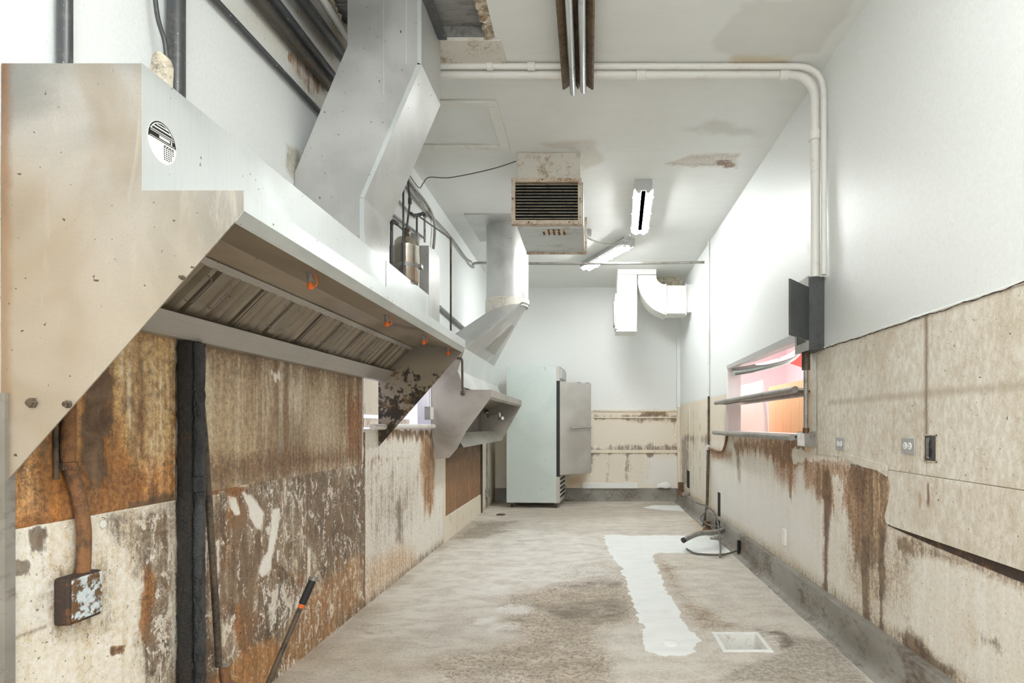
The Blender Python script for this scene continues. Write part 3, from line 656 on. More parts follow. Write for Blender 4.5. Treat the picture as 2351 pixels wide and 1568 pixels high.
tag(wb, kind='structure')
# rails and battens on the back wall
for (a, b, c, e) in ((1352,1563,941,945), (1352,1563,957,960), (1352,1563,1033,1040)):
    p0 = BK(a, c); p1 = BK(b, e); boxo('rail', -.3, p1[0], YB-.018, YB, p1[1], p0[1], M['cream'], wb, .003)
for a in (1360, 1557): boxo('batten', BK(a-4,0)[0], BK(a+3,0)[0], YB-.014, YB, .87, 1.42, M['cream'], wb)
for a in (1583, 1607):
    y0 = WR(a, 0)[0]; boxo('batten', XR-.008, XR, y0-.04, y0, .9, 1.5, M['cream'], wr)

def paint_ceiling(p):
    q = lambda pts, **k: p.poly(px_poly(CE, pts), **k)
    w = q([(1530,375),(1590,355),(1700,352),(1690,385),(1600,380)], soft=.02, jit=.06); p.tint(w, (196,188,176), .8); p.add(0, w, .5); p.add(1, w, .25)
    w = q([(1645,370),(1680,365),(1690,390),(1655,392)], soft=.015, jit=.04); p.add(1, w, .35)
    w = q([(1560,300),(1640,260),(1740,295),(1740,315),(1600,308)], soft=.06, jit=.12); p.tint(w, (200,198,192), .8); p.add(0, w, .16)
    w = q([(1640,110),(1700,0),(1960,0),(1880,120),(1720,140)], soft=.02, jit=.08); p.tint(w, (208,207,203), .7)
    w = q([(1730,0),(1950,0),(1860,90),(1725,95)], soft=.012, jit=.03); p.tint(w, (215,214,210), .9)
    w = q([(1680,130),(1820,130),(1800,160),(1680,155)], soft=.03, jit=.04); p.tint(w, (205,192,166), .8)
    w = q([(1230,330),(1360,325),(1380,370),(1340,390),(1335,350)], soft=.03, jit=.08); p.tint(w, (196,190,178), .6); p.add(0, w, .25)
    w = q([(1020,140),(1300,145),(1300,155),(1020,160)], soft=.02, jit=.02); p.tint(w, (176,158,130), .6); p.add(0, w, .3)
    w = q([(800,0),(790,130),(770,110),(740,0)], soft=.02, jit=.04); p.add(0, w, .4); p.add(1, w, .3); p.tint(w, (188,166,132), .7)
    w = q([(1020,160),(1290,160),(1290,180),(1020,180)], soft=.02, jit=.01); p.tint(w, (190,176,152), .4)
CHOLE = (-1.38, -.552, 2.55, 3.456)
us = axis_pts(XL-.04, XR+.04, .015, step=.015, snaps=CHOLE[:2]); vs = np.concatenate([np.linspace(-2.6, 2.4, 14)[:-1], axis_pts(2.4, YB, .01, growth=.006, snaps=CHOLE[2:])])
ce = grid('ceiling', us, vs, lambda u, v, d: np.stack([u, v, CH-d], 1), [CHOLE], paint_ceiling, (226,227,225), M['ceil'], flip=True,
          relief=lambda p: .006*p.n1+.005*p.n2*(p.m[:,0] > .2)+.01*np.maximum(p.n2, 0)*(p.m[:,1] > .1))
tag(ce, kind='structure')
# recess above the torn ceiling: boards
bx0, bx1, by0, by1 = CHOLE
for k in range(5):
    a = by0+k*(by1-by0)/5; boxo('board', bx0-.05, bx1+.05, a+.003, a+(by1-by0)/5-.003, CH+.06, CH+.08, M['board'], ce)
boxo('joist', bx0-.05, bx1+.05, by1, by1+.04, CH+.003, CH+.08, M['board'], ce)
boxo('joist', bx1, bx1+.04, by0, by1, CH+.003, CH+.08, M['board'], ce)
boxo('joist', bx0-.04, bx0, by0, by1, CH+.003, CH+.08, M['board'], ce)
boxo('joist', bx0-.05, bx1+.05, by0-.04, by0, CH+.003, CH+.08, M['board'], ce)
# ragged plaster lip round the hole
bm = bmesh.new()
def ragged(p0, p1, inw, n):
    p0 = Vector(p0); p1 = Vector(p1); inw = Vector(inw); rr = random.Random(3)
    prev = None
    for i in range(n+1):
        b = p0.lerp(p1, i/n); w = .01+.035*rr.random(); zt = rr.uniform(.004, .016)
        vs_ = [bm.verts.new(b-inw*.02+Vector((0,0,-.001))), bm.verts.new(b+inw*w+Vector((0,0,-zt))), bm.verts.new(b+inw*(w+.006)+Vector((0,0,.02))), bm.verts.new(b-inw*.02+Vector((0,0,.02)))]
        if prev:
            for j in range(4): bm.faces.new((prev[j], vs_[j], vs_[(j+1) % 4], prev[(j+1) % 4]))
        prev = vs_
ragged((bx1, by0, CH), (bx1, by1, CH), (-1,0,0), 40); ragged((bx0, by0, CH), (bx0, by1, CH), (1,0,0), 40)
bmo('plaster_edge', bm, M['plaster_edge'], ce)
# raised patch beside the hole and the framed hatch
boxo('patch_board', -1.0, -.50, 3.47, 3.69, CH-.012, CH+.001, M['heater'], ce, .003)
hx = CE(1140, 231)[0]; hy0 = CE(0, 229)[1]; hy1 = CE(0, 335)[1]
for (a, b, c, e) in ((XL, hx, hy0, hy0+.055), (XL, hx, hy1-.03, hy1+.02), (hx-.07, hx, hy0+.055, hy1-.03)):
    boxo('hatch_trim', a, b, c, e, CH-.022, CH, M['pipe_white'], ce, .004)

# curb with cove along the right wall, and along the back wall
def curb(name, prof, axis, a, b, n):
    bm = bmesh.new(); prev = None; rr = random.Random(7)
    for i in range(n+1):
        t = a+(b-a)*i/n; w = [rr.uniform(-.0006, .0006) for _ in prof]
        ring = [bm.verts.new((XR-o+w[j], t, h+w[j]*.7) if axis == 'y' else (t, YB-o+w[j], h+w[j]*.7)) for j, (o, h) in enumerate(prof)]
        if prev:
            for j in range(len(prof)-1): bm.faces.new((prev[j], ring[j], ring[j+1], prev[j+1]))
        prev = ring
    o = bmo(name, bm, M['curb'], None, smooth=True); return tag(o, kind='structure')
prof = [(-.01,.205),(.040,.205),(.046,.198),(.048,.09),(.052,.05),(.062,.025),(.078,.010),(.098,.004),(.105,-.004)]
curb('baseboard_right', prof, 'y', 1.2, YB, 220)
curb('baseboard_back', [(o*.6, h) for o, h in prof], 'x', XL, 1.40, 60)

bm = bmesh.new(); prev = None; rr = random.Random(21); wx = 0
for i in range(160):
    yy = 2.0+i*.03; wx = wx*.8+rr.uniform(-.006, .006); x_ = 1.375+wx; a_ = .0016+.0018*rr.random()
    cur = [bm.verts.new((x_-a_, yy, .0095)), bm.verts.new((x_+a_, yy, .0095))]
    if prev and rr.random() > .06: bm.faces.new((prev[0], prev[1], cur[1], cur[0]))
    prev = cur
bmo('crack', bm, M['rod'], fl)
# laminate sheets on the right wall
def lam(name, pts, t, m=None, parent=wr): return prismo(name, pts, 'x', XR-t, XR-.0005, m or M['marble'], parent, .0012)
ya = 1.2; ysm = WR(2130, 0)[0]; yb_ = WR(1866, 0)[0]; y4 = WR(2042, 0)[0]
rr = random.Random(5)
def edge(y0, y1, z, j, n): return [(y0+(y1-y0)*i/n, z+(rr.uniform(-j, j) if 0 < i < n else 0)) for i in range(n+1)]
lam('laminate_sheet', [(ya,1.004),(ysm-.003,1.004)]+edge(ysm-.003, ya, 1.69, .004, 12), .007)
lam('laminate_sheet', [(ysm+.003,1.004),(WR(1947,0)[0]-.0,1.004),(WR(1947,0)[0],1.035),(yb_-.15,1.035),(3.86,1.035)]+edge(3.86, ysm+.003, 1.685, .004, 16), .006)
lam('laminate_sheet', [(3.866,1.035),(4.06,1.035),(4.06,1.68),(3.866,1.68)], .004, M['marble'])
# lower sheet with the torn rounded end, standing proud of the wall
low = [(ya,.735),(2.02,.735),(2.9,.738),(2.955,.745)]+[WR(*q) for q in ((2038,1195),(2036,1185),(2045,1150),(2048,1120),(2044,1095))]+[(2.96,1.0),(ya,1.0)]
lam('laminate_sheet', low, .012)
# curled strip above the scorched patch
cp = [WR(*q) for q in ((1945,1042),(1985,1052),(2040,1068),(2041,1094),(2020,1080),(1985,1072),(1947,1054))]
lam('laminate_sheet', cp, .014); tag(bpy.context.scene.collection.objects[-1], None)
boxo('batten', XR-.004, XR, ysm-.003, ysm+.003, 1.004, 1.68, M['rod'], wr)
prismo('gap_shade_strip', [(ya,.690),(2.1,.694),(2.6,.712),(2.95,.732),(2.95,.742),(ya,.742)], 'x', XR-.003, XR, M['boxdark'], wr)  # dark strip in place of the shaded gap below the lower sheet
boxo('plaster_lip', XR-.012, XR, ya, 3.74, 1.688, 1.70, M['white'], wr, .004)
bm = bmesh.new(); prev = None; rr = random.Random(31); wz = 0
for i in range(110):
    yy = 1.2+i*.0232; wz = wz*.85+rr.uniform(-.0035, .0035); a_ = .0012+.0018*rr.random()
    cur = [bm.verts.new((XR-.0128, yy, 1.689+wz-a_)), bm.verts.new((XR-.0128, yy, 1.689+wz+a_))]
    if prev: bm.faces.new((prev[0], prev[1], cur[1], cur[0]))
    prev = cur
bmo('crack', bm, M['boxdark'], wr)
# dark slots broken through the plaster near the floor
for (a, b, c, e) in ((1649,1654,1132,1190),(1578,1583,1082,1118)):
    y0, z1 = WR(b, c); y1, z0 = WR(a, e); boxo('slot', XR-.0065, XR-.001, y0, y1, z0, z1, M['dark'], wr)
boxo('slot', XR-.055, XR-.02, WR(1663,1200)[0], WR(1654,1200)[0], .03, .19, M['dark'], wr)

# ------------------------------------------------------------------ pass-through openings and the rooms behind them
def opening(name, X, sgn, w, m_in, far, lab):
    y0, y1, z0, z1 = w; t = .13*sgn
    root = bpy.data.objects.new(name, None); col.objects.link(root); root['kind'] = 'structure'
    bm = bmesh.new()
    box(bm, *sorted((X, X+t)), y0-.02, y0, z0-.02, z1+.02); box(bm, *sorted((X, X+t)), y1, y1+.02, z0-.02, z1+.02)
    box(bm, *sorted((X, X+t)), y0, y1, z1, z1+.02); box(bm, *sorted((X, X+t)), y0, y1, z0-.02, z0)
    bmo('frame', bm, m_in, root)
    return root
w1 = opening('window_1', XL, -1, WIN_L, M['bluewhite'], None, '')
w2 = opening('window_2', XR, 1, WIN_R, M['steel'], None, '')
# header strip of window 2
prismo('header', [(4.1,1.80),(6.36,1.80),(6.36,1.835),(4.1,1.86)], 'x', XR-.012, XR, M['plate'], w2)
boxo('jamb', XR-.01, XR, 6.34, 6.38, 1.1, 1.86, M['white'], w2)
def room(name, x0, x1, y0, y1, z0, z1, m, skip):
    bm = bmesh.new()
    q = {'x0': ((x0,y0,z0),(x0,y1,z0),(x0,y1,z1),(x0,y0,z1)), 'x1': ((x1,y0,z0),(x1,y1,z0),(x1,y1,z1),(x1,y0,z1)),
         'y0': ((x0,y0,z0),(x1,y0,z0),(x1,y0,z1),(x0,y0,z1)), 'y1': ((x0,y1,z0),(x1,y1,z0),(x1,y1,z1),(x0,y1,z1)),
         'z0': ((x0,y0,z0),(x1,y0,z0),(x1,y1,z0),(x0,y1,z0)), 'z1': ((x0,y0,z1),(x1,y0,z1),(x1,y1,z1),(x0,y1,z1))}
    for k, v in q.items():
        if k != skip: bm.faces.new([bm.verts.new(c) for c in v])
    return tag(bmo(name, bm, m), kind='structure')
room('wall_next_room', XR+.13, 3.4, 3.6, 10.5, .2, 2.6, plain('pale_pink_paint', (238,222,224), .5), 'x0')
room('wall_left_room', -3.2, XL-.13, 3.2, 7.2, .4, 2.4, M['bluewhite'], 'x1')
def lamp_area(name, loc, rot, sx, sy, e, c=(1,1,1)):
    l = bpy.data.lights.new(name, 'AREA'); l.shape = 'RECTANGLE'; l.size = sx; l.size_y = sy; l.energy = e; l.color = c
    o = bpy.data.objects.new(name, l); col.objects.link(o); o.location = loc; o.rotation_euler = rot; return o
lamp_area('next_room_light', (2.3, 7.0, 2.55), (0,0,0), 1.2, 4, 44, (1,.99,.98))
lamp_area('left_room_light', (-2.4, 5.2, 2.35), (0,0,0), 1.0, 2.5, 30, (.95,.96,1))
# things seen through window 2
th = thing('wood_partition', 'orange wood-plank partition seen through the right pass-through opening', 'partition', (2.1, 6.2, .2))
for k in range(7):
    a = 5.3+k*.26; boxo('plank', 2.1, 2.13, a+.002, a+.258, .2, 1.66, M['wood'], th)
bm = bmesh.new()
for k in range(9):
    pass
pts = [(1.95, 6.45),(1.93, 7.4),(1.97, 8.9)]
prev = None
for i in range(13):
    t = i/12; y = 6.35+2.5*t; x = 1.86+.04*math.sin(t*7)
    a = [bm.verts.new((x+.02*math.sin(3*t+k), y+.03*k*(1-t), .9+k*.2)) for k in range(5)]
    if prev:
        for k in range(4): bm.faces.new((prev[k], a[k], a[k+1], prev[k+1]))
    prev = a
o = bmo('plastic_curtain', bm, M['pink'], None, smooth=True); sm = o.modifiers.new('thick', 'SOLIDIFY'); sm.thickness = .004
tag(o, 'creased pinkish plastic sheet hanging behind the right pass-through', 'sheet')
o = prismo('awning', [(2.2,1.94),(2.6,1.80),(2.6,1.84),(2.2,2.0)], 'y', 4.9, 6.9, M['red'])
tag(o, 'red awning glimpsed at the top of the right pass-through', 'awning')
# perforated, curled ticket rail hanging under the header
bm = bmesh.new(); prev = None
for i in range(25):
    t = i/24; y = 4.2+2.1*t; x = XR+.02+.18*math.sin(math.pi*t); a = [bm.verts.new((x, y, 1.72)), bm.verts.new((x+.004, y, 1.80))]
    if prev: bm.faces.new((prev[0], a[0], a[1], prev[1]))
    prev = a
o = bmo('ticket_rail', bm, M['chrome'], None, smooth=True); sm = o.modifiers.new('thick', 'SOLIDIFY'); sm.thickness = .003
tag(o, 'bowed shiny metal strip hanging inside the top of the right pass-through', 'rail')
# shelves of window 2
def shelf(z, y0, y1, lab, under):
    t = thing('shelf', lab, 'shelf', (1.4, (y0+y1)/2, z), None)
    tubeo('rolled_edge', [(1.345, y0, z), (1.345, y1, z)], .022, M['pipe_grey'], t)
    tubeo('rolled_edge', [(1.62, y0+.2, z), (1.62, y1, z)], .02, M['pipe_grey'], t)
    boxo('shelf_top', 1.345, 1.62, max(y0, 4.14), min(y1, 6.32), z+.008, z+.02, M['steel'], t)
    boxo('shelf_top', 1.345, 1.449, y0+.02, y1-.02, z-.018, z-.004, under, t)
    return t
shelf(1.45, 3.97, 6.46, 'upper round-edged steel shelf across the right pass-through', M['rod'])
shelf(1.135, 4.04, 6.56, 'lower round-edged steel shelf at the sill of the right pass-through', M['pipe_grey'])
# sill bar of window 1
o = tubeo('sill_rail', [(-1.455, 4.1, 1.205), (-1.455, 5.72, 1.205)], .021, M['pipe_white']); tag(o, 'white tubular rail along the sill of the left pass-through', 'rail')
bm = bmesh.new()
t = thing('picture_ledge', 'pale framed ledge in the room behind the left pass-through', 'ledge', (-1.9, 5.6, 1.2))
boxo('ledge_board', -1.72, -1.70, 4.3, 5.78, 1.20, 1.27, M['cream'], t); boxo('ledge_board', -1.76, -1.73, 4.2, 5.78, 1.30, 1.6, M['cream'], t)

# ------------------------------------------------------------------ the long exhaust hood
D1, D2 = 1.554, 4.34
hood = thing('exhaust_hood', 'long wall-hung steel exhaust hood with a row of baffle filters', 'exhaust hood', (XL, (D1+D2)/2, 1.06))
prof = [(-1.497,2.141),(-1.14,2.141),(-1.14,1.817),(-.88,1.817),(-.88,1.765),(-.898,1.742),(-1.497,1.062)]
e1 = prismo('end_panel', prof, 'y', D1, D1+.004, M['steel_end'], hood); e1['label'] = 'near end panel, hand-wiped and rust-edged'
e2 = prismo('end_panel', prof, 'y', D2-.004, D2, M['steel_far'], hood); e2['label'] = 'far end panel, blotched with burnt grease'
boxo('front_panel', -1.143, -1.139, D1+.001, D2-.001, 1.817, 2.142, M['steel'], hood)
boxo('top_panel', -1.497, -1.141, D1+.003, D2-.003, 2.136, 2.140, M['galv'], hood)
boxo('canopy_top', -1.14, -.881, D1+.003, D2-.003, 1.812, 1.816, M['galv'], hood)
bm = bmesh.new(); strip(bm, [(-.905,1.735),(-.897,1.741),(-.879,1.765),(-.879,1.8185)], D1+.0005, D2-.0005, .003); bmo('lip', bm, M['steel'], hood)
for s_ in (3.42,):
    boxo('seam', -1.1385, -1.137, s_, s_+.004, 1.82, 2.14, M['plate'], hood)
bm = bmesh.new(); strip(bm, [(-1.15,1.800),(-.905,1.742)], D1+.005, D2-.005, -.003); bmo('inner_panel', bm, M['steel_in'], hood)
bm = bmesh.new(); strip(bm, [(-1.252,1.772),(-1.15,1.800)], D1+.005, D2-.005, -.003); bmo('inner_panel', bm, M['steel_in'], hood)
bm = bmesh.new(); strip(bm, [(-1.275,1.752),(-1.248,1.768)], D1+.005, D2-.005, -.004); bmo('filter_rail', bm, M['trough'], hood)
prismo('grease_trough', [(-1.385,1.597),(-1.448,1.527),(-1.497,1.527),(-1.497,1.575),(-1.43,1.575),(-1.392,1.60)], 'y', D1+.005, D2-.005, M['trough'], hood, .002)
boxo('back_panel', -1.497, -1.494, D1+.005, D2-.005, 1.57, 2.13, M['dark'], hood)
# filters: a framed unit every .525 m, each with baffles, a flat centre strip and wire handles
FT = Vector((-1.262, 0, 1.764)); FB = Vector((-1.418, 0, 1.606)); fu = (FT-FB); FLEN = fu.length; fu.normalize()
fn = Vector((-fu.z, 0, fu.x)) if False else Vector((fu.z, 0, -fu.x))     # outward (down, towards the room)
def fpt(s, n, y): q = FB+fu*s+fn*n; return (q.x, y, q.z)
def fbar(bm, y0, y1, s0, s1, n0, n1, ch=0.0):
    vs_ = [bm.verts.new(v) for v in (fpt(s0,n0,y0), fpt(s0,n0,y1), fpt(s1,n0,y1), fpt(s1,n0,y0), fpt(s0,n1,y0+ch), fpt(s0,n1,y1-ch), fpt(s1,n1,y1-ch), fpt(s1,n1,y0+ch))]
    for f in ((0,3,2,1),(4,5,6,7),(0,1,5,4),(1,2,6,5),(2,3,7,6),(3,0,4,7)): bm.faces.new([vs_[i] for i in f])
bm = bmesh.new(); fbar(bm, D1+.006, D2-.006, -.01, FLEN+.01, -.05, -.045); bmo('filter_backing', bm, M['dark'], hood)
edges_ = [1.60, 1.89, 2.415, 2.94, 3.465, 3.99, 4.33]
for i in range(6):
    y0, y1 = edges_[i]+.004, edges_[i+1]-.004
    bm = bmesh.new()
    fbar(bm, y0, y0+.012, 0, FLEN, -.035, .002); fbar(bm, y1-.012, y1, 0, FLEN, -.035, .002)
    fbar(bm, y0, y1, 0, .008, -.035, .0); fbar(bm, y0, y1, FLEN-.008, FLEN, -.035, .0)
    fo = bmo('baffle_filter', bm, M['filter'], hood)
    n = 6 if i not in (0, 5) else 3
    pitch = (y1-y0-.024-(.07 if n == 6 else .02))/n
    mid = (y0+y1)/2
    for k in range(n):
        if n == 6: a = (y0+.012+k*pitch) if k < 3 else (y0+.012+.07+k*pitch)
        else: a = y0+.012+k*pitch
        bm = bmesh.new(); fbar(bm, a+.004, a+pitch-.016, .004, FLEN-.006, -.02, .004, .012)
        fbar(bm, a+pitch-.022, a+pitch-.004, .004, FLEN-.004, -.04, -.026, .003)
        bmo('baffle', bm, M['filter'], fo)
    if n == 6:
        bm = bmesh.new(); fbar(bm, mid-.034, mid+.034, .002, FLEN-.002, -.015, .003, .003); bmo('centre_strip', bm, M['filter'], fo)
        hs = (mid-.085, mid+.03)
    else: hs = (mid,) if i == 5 else ()
    for h in hs:
        pts = [fpt(.06, .003, h), fpt(.062, .02, h+.004), fpt(.07, .026, h+.006), fpt(.165, .026, h+.006), fpt(.173, .02, h+.004), fpt(.175, .003, h)]
        tubeo('handle', pts, .0022, M['pipe_grey'], fo, 6)
# nozzles with orange caps
for k, (px, y) in enumerate(((712,2.19),(888,3.02),(973,3.69),(1027,4.26))):
    x = -1.0 if k < 3 else -.985; z = 1.765
    bm = bmesh.new(); lathe(bm, (x,y,z), [(.017,0.03),(.017,-.006),(.012,-.008),(.012,-.026),(.009,-.028),(.009,-.042)], 'z', 12)
    no = bmo('nozzle', bm, M['pipe_grey'], hood, smooth=True)
    bm = bmesh.new(); lathe(bm, (x,y,z), [(.0098,-.036),(.0115,-.039),(.012,-.052),(.007,-.06),(.002,-.061)], 'z', 12)
    tube(bm, cr([(x+.006,y,z-.052),(x+.022,y,z-.044),(x+.022,y,z-.02),(x+.012,y,z-.008)], 5), .0026, 6)
    c = bmo('cap', bm, M['cap'], no, smooth=True); c['label'] = 'orange blow-off cap'
# bolts on the near end panel
for (px, py, r) in ((75,925,.014),(157,928,.010),(420,638,.006)):
    q = P(px, py, D1); bm = bmesh.new(); lathe(bm, q, [(r,-.0),(r,-.004),(r*.75,-.005),(r*.7,-.012),(r*.3,-.013)], 'y', 6 if r > .01 else 12); bmo('bolt', bm, M['rod'], hood)
# round inspection sticker on the front panel
sc_ = (-1.1388, 1.628, 1.972); ang = math.radians(3)
def disc_pts(f0, f1, r, n=40): return [(r*math.cos(f0+(f1-f0)*i/n), r*math.sin(f0+(f1-f0)*i/n)) for i in range(n+1)]
def spoly(bm, pts, lift, rot=ang):
    # local (a,b): a runs away from the camera along y, b up
    c, s = math.cos(rot), math.sin(rot); out_ = []
    for a, b in pts: out_.append((sc_[1]+a*c-b*s, sc_[2]+a*s+b*c))
    prism(bm, out_, 'x', sc_[0]-.0004, sc_[0]+.0004+lift)
bm = bmesh.new(); spoly(bm, disc_pts(0, 2*math.pi, .054)[:-1], 0); st = bmo('sticker', bm, M['white_plastic'], hood); st['label'] = 'round black and white service sticker'
bm = bmesh.new(); spoly(bm, disc_pts(.0, math.pi, .053), .0004); bmo('sticker_print', bm, M['dark'], st)
bm = bmesh.new()
for (a0, a1, b0, b1) in ((-.020,.026,.0395,.0425),(-.034,.034,.031,.0345),(-.046,.044,.0225,.0245),(-.044,.046,.0178,.0195),(-.012,.028,.0085,.0155),(-.047,.047,.004,.0052),(-.051,.051,.0,.0014),(.033,.037,.006,.016)):
    spoly(bm, [(a0,b0),(a1,b0),(a1,b1),(a0,b1)], .0008)
spoly(bm, disc_pts(math.radians(35), math.radians(150), .0495, 20)+disc_pts(math.radians(35), math.radians(150), .047, 20)[::-1], .0008)
bmo('sticker_print', bm, M['white_plastic'], st)
bm = bmesh.new()
for r_ in range(5):
    for c_ in range(7):
        if r_ == 4 and c_ > 2: continue
        a = .004+r_*.0085; b = -.010-c_*.0052
        if a*a+b*b < .0024: spoly(bm, [(a,b),(a+.0042,b),(a+.0042,b+.0022),(a,b+.0022)], .0008)
for r_ in range(4): spoly(bm, [(.006+r_*.01,-.0065),(.012+r_*.01,-.0065),(.012+r_*.01,-.0035),(.006+r_*.01,-.0035)], .0008)
bmo('sticker_print', bm, M['dark'], st)

# main rectangular duct
YD0, YD1 = 3.10, 3.49
duct = thing('exhaust_duct', 'offset rectangular galvanised duct rising from the long hood to the ceiling', 'duct', (-1.3, 3.3, 2.14))
dp = [(-1.496,2.143),(-1.142,2.143),(-1.142,2.37),(-.85,3.05),(-.85,CH+.055),(-1.227,CH+.055),(-1.227,3.146),(-1.496,2.50)]
prismo('duct_body', dp, 'y', YD0, YD1, M['galv'], duct)
dr = [(-1.142,2.143),(-1.142,2.37),(-.85,3.05),(-.85,CH)]
for w_, yy in ((.022, YD0-.003),):
    for i in range(3):
        a, b = Vector(dr[i]), Vector(dr[i+1]); d = (b-a).normalized(); nrm = Vector((-d.y, d.x))
        prismo('corner_angle', [tuple(a-nrm*-.002), tuple(b-nrm*-.002), tuple(b+nrm*w_), tuple(a+nrm*w_)], 'y', yy, yy+.003, M['steel'], duct)
for x_ in (-1.045, -.93): boxo('seam', x_, x_+.004, YD0-.0022, YD0, 2.9 if x_ < -1 else 3.05, CH, M['steel'], duct)
o = prismo('duct_flange', [(-.848,3.39),(-.80,3.39),(-.80,3.40),(-.842,3.402),(-.842,3.416),(-.848,3.416)], 'y', 2.8, 3.44, M['pipe_black'], duct)

# fire suppression tank, its bracket, cabinet
tk = thing('suppression_tank', 'stainless cylinder tank standing on the long hood behind the duct', 'tank', (-1.185, 3.98, 2.142))
bm = bmesh.new(); lathe(bm, (-1.19,3.98,2.142), [(.07,0),(.078,.01),(.078,.235),(.0795,.238),(.0795,.244),(.078,.247),(.076,.27),(.06,.292),(.035,.303),(.022,.306)], 'z', 32); bmo('tank_body', bm, M['tank'], tk, smooth=True)
bm = bmesh.new(); lathe(bm, (-1.19,3.98,2.448), [(.022,0),(.016,.02),(.014,.035),(.02,.037),(.02,.05),(.012,.052)], 'z', 14); bmo('valve', bm, M['rod'], tk, smooth=True)
bm = bmesh.new(); lathe(bm, (-1.19,3.98,2.24), [(.0785,0),(.081,.001),(.081,.024),(.0785,.025)], 'z', 32); box(bm, -1.115, -1.09, 3.965, 4.01, 2.24, 2.265); bmo('clamp', bm, M['pipe_grey'], tk, smooth=False)
boxo('bracket', -1.19, -1.142, 4.07, 4.11, 2.142, 2.50, M['pipe_grey'], tk)
cb = boxo('control_cabinet', -1.45, -1.14, 4.352, 4.66, 1.98, 2.50, M['galv'], None, .004); tag(cb, 'pale metal cabinet just past the end of the long hood', 'cabinet')

# ------------------------------------------------------------------ second hood with round duct
E1, E2 = 5.80, 8.38
h2 = thing('exhaust_hood', 'smaller far exhaust hood hung on the left wall before the fridge', 'exhaust hood', (XL, 7.1, .9))
p2 = [(-1.495,1.95),(-1.18,1.95),(-1.25,1.74),(-1.19,1.575),(-1.165,1.553),(-.93,1.553),(-.925,1.50),(-.935,1.475),(-1.165,1.16),(-1.255,.99),(-1.33,.905),(-1.455,.892),(-1.492,1.13)]
nf_ = prismo('end_panel', p2, 'y', E1, E1+.006, M['hood2'], h2)
p2f = [(-1.495,1.95),(-1.18,1.95),(-1.25,1.74),(-1.19,1.575),(-1.165,1.553),(-.93,1.553),(-.925,1.50),(-.935,1.475),(-1.20,1.00),(-1.495,1.00)]
prismo('end_panel', p2f, 'y', E2-.006, E2, M['hood2'], h2)
bm = bmesh.new(); strip(bm, [(-1.25,1.74),(-1.18,1.95)], E1, E2, .003); bmo('front_panel', bm, M['steel'], h2)
bm = bmesh.new(); strip(bm, [(-1.19,1.575),(-1.25,1.74)], E1+.006, E2, .003); bmo('front_panel', bm, M['galv'], h2)
boxo('canopy_top', -1.19, -.93, E1+.006, E2, 1.548, 1.552, M['galv'], h2)
bm = bmesh.new(); strip(bm, [(-.955,1.462),(-.925,1.485),(-.925,1.553)], E1+.001, E2+.0, .004); bmo('lip', bm, M['hood2'], h2)
bm = bmesh.new(); strip(bm, [(-1.49,1.36),(-1.42,1.42),(-1.15,1.53),(-.94,1.53)], E1+.006, E2-.006, -.003); bmo('inner_panel', bm, M['steel_in'], h2)
bm = bmesh.new(); strip(bm, [(-1.497,1.02),(-1.36,.985),(-1.21,1.0),(-1.30,1.14)], E1+.1, E2-.006, .004); bmo('grease_trough', bm, M['hood2'], h2)
boxo('back_panel', -1.497, -1.492, E1+.006, E2-.006, 1.0, 1.9, M['hood2'], h2)
bm = bmesh.new(); a = P(1113,945,8.3); b = P(1119,949,8.25)
fa = thing('pot_filler', 'chrome jointed spout on the far end inside the smaller hood', 'faucet', tuple(a))
tubeo('spout_arm', [a, b], .018, M['chrome'], fa); tubeo('spout_arm', [P(1119,949,8.25), P(1121,957,8.2)], .014, M['chrome'], fa)
tubeo('spout_arm', [P(1121,953,8.2), P(1145,949,8.0)], .009, M['chrome'], fa); tubeo('spout_arm', [P(1147,948,8.0), P(1148,962,8.0)], .012, M['chrome'], fa)
tubeo('knob', [P(1147,961,8.0), P(1154,960,7.95)], .022, M['chrome'], fa)
tubeo('mount', [(-1.40,8.3,a.z), (-1.40,8.376,a.z)], .03, M['rod'], fa)
# thin pipe with elbow on the near face of the smaller hood
q0 = P(1048,822,5.77); q1 = P(1061,822,5.77); q2 = P(1062,903,5.77)
o = tubeo('gas_pipe', bend(q0, q1, q2, .03), .011, M['rod']); tag(o, 'thin brown elbowed pipe on the near end of the smaller hood', 'pipe')
bm = bmesh.new(); lathe(bm, q2, [(.02,.02),(.02,-.015),(.012,-.02)], 'z', 12); bmo('fitting', bm, M['rod'], o, smooth=True)

rd = thing('round_duct', 'fat round galvanised duct elbowing down into the smaller hood', 'duct', (-.9, 6.8, 2.5))
bm = bmesh.new(); tube(bm, [(-.905,6.78,CH-.004), (-.905,6.78,2.52)], .232, 40); bmo('duct_pipe', bm, M['galv'], rd, smooth=True)
bm = bmesh.new(); n = 48; top_ = []; bot_ = []
for k in range(n):
    a = 2*math.pi*k/n; cx, cy = math.cos(a), math.sin(a); top_.append(bm.verts.new((-.905+.235*cx, 6.78+.235*cy, 2.50+.06*cx)))
    m_ = max(abs(cx), abs(cy)); bot_.append(bm.verts.new((-1.335+.155*min(1, max(-1, cx/m_*1.0)), 6.72+.88*min(1, max(-1, cy/m_)), 1.952)))
for k in range(n): bm.faces.new((top_[k], top_[(k+1) % n], bot_[(k+1) % n], bot_[k]))
bm.faces.new(bot_); bm.faces.new(top_[::-1]); bmo('duct_boot', bm, M['galv'], rd, smooth=True)
bm = bmesh.new(); tube(bm, [(-.905,6.78,2.60), (-.905,6.78,2.55), (-.905,6.78,2.49)], .243, 40)
for v in bm.verts:
    if v.co.z < 2.5: v.co.z += .07*(v.co.x+.905)/.24+.012*math.sin(v.co.y*40)
bmo('joint_collar', bm, M['heater'], rd, smooth=True)
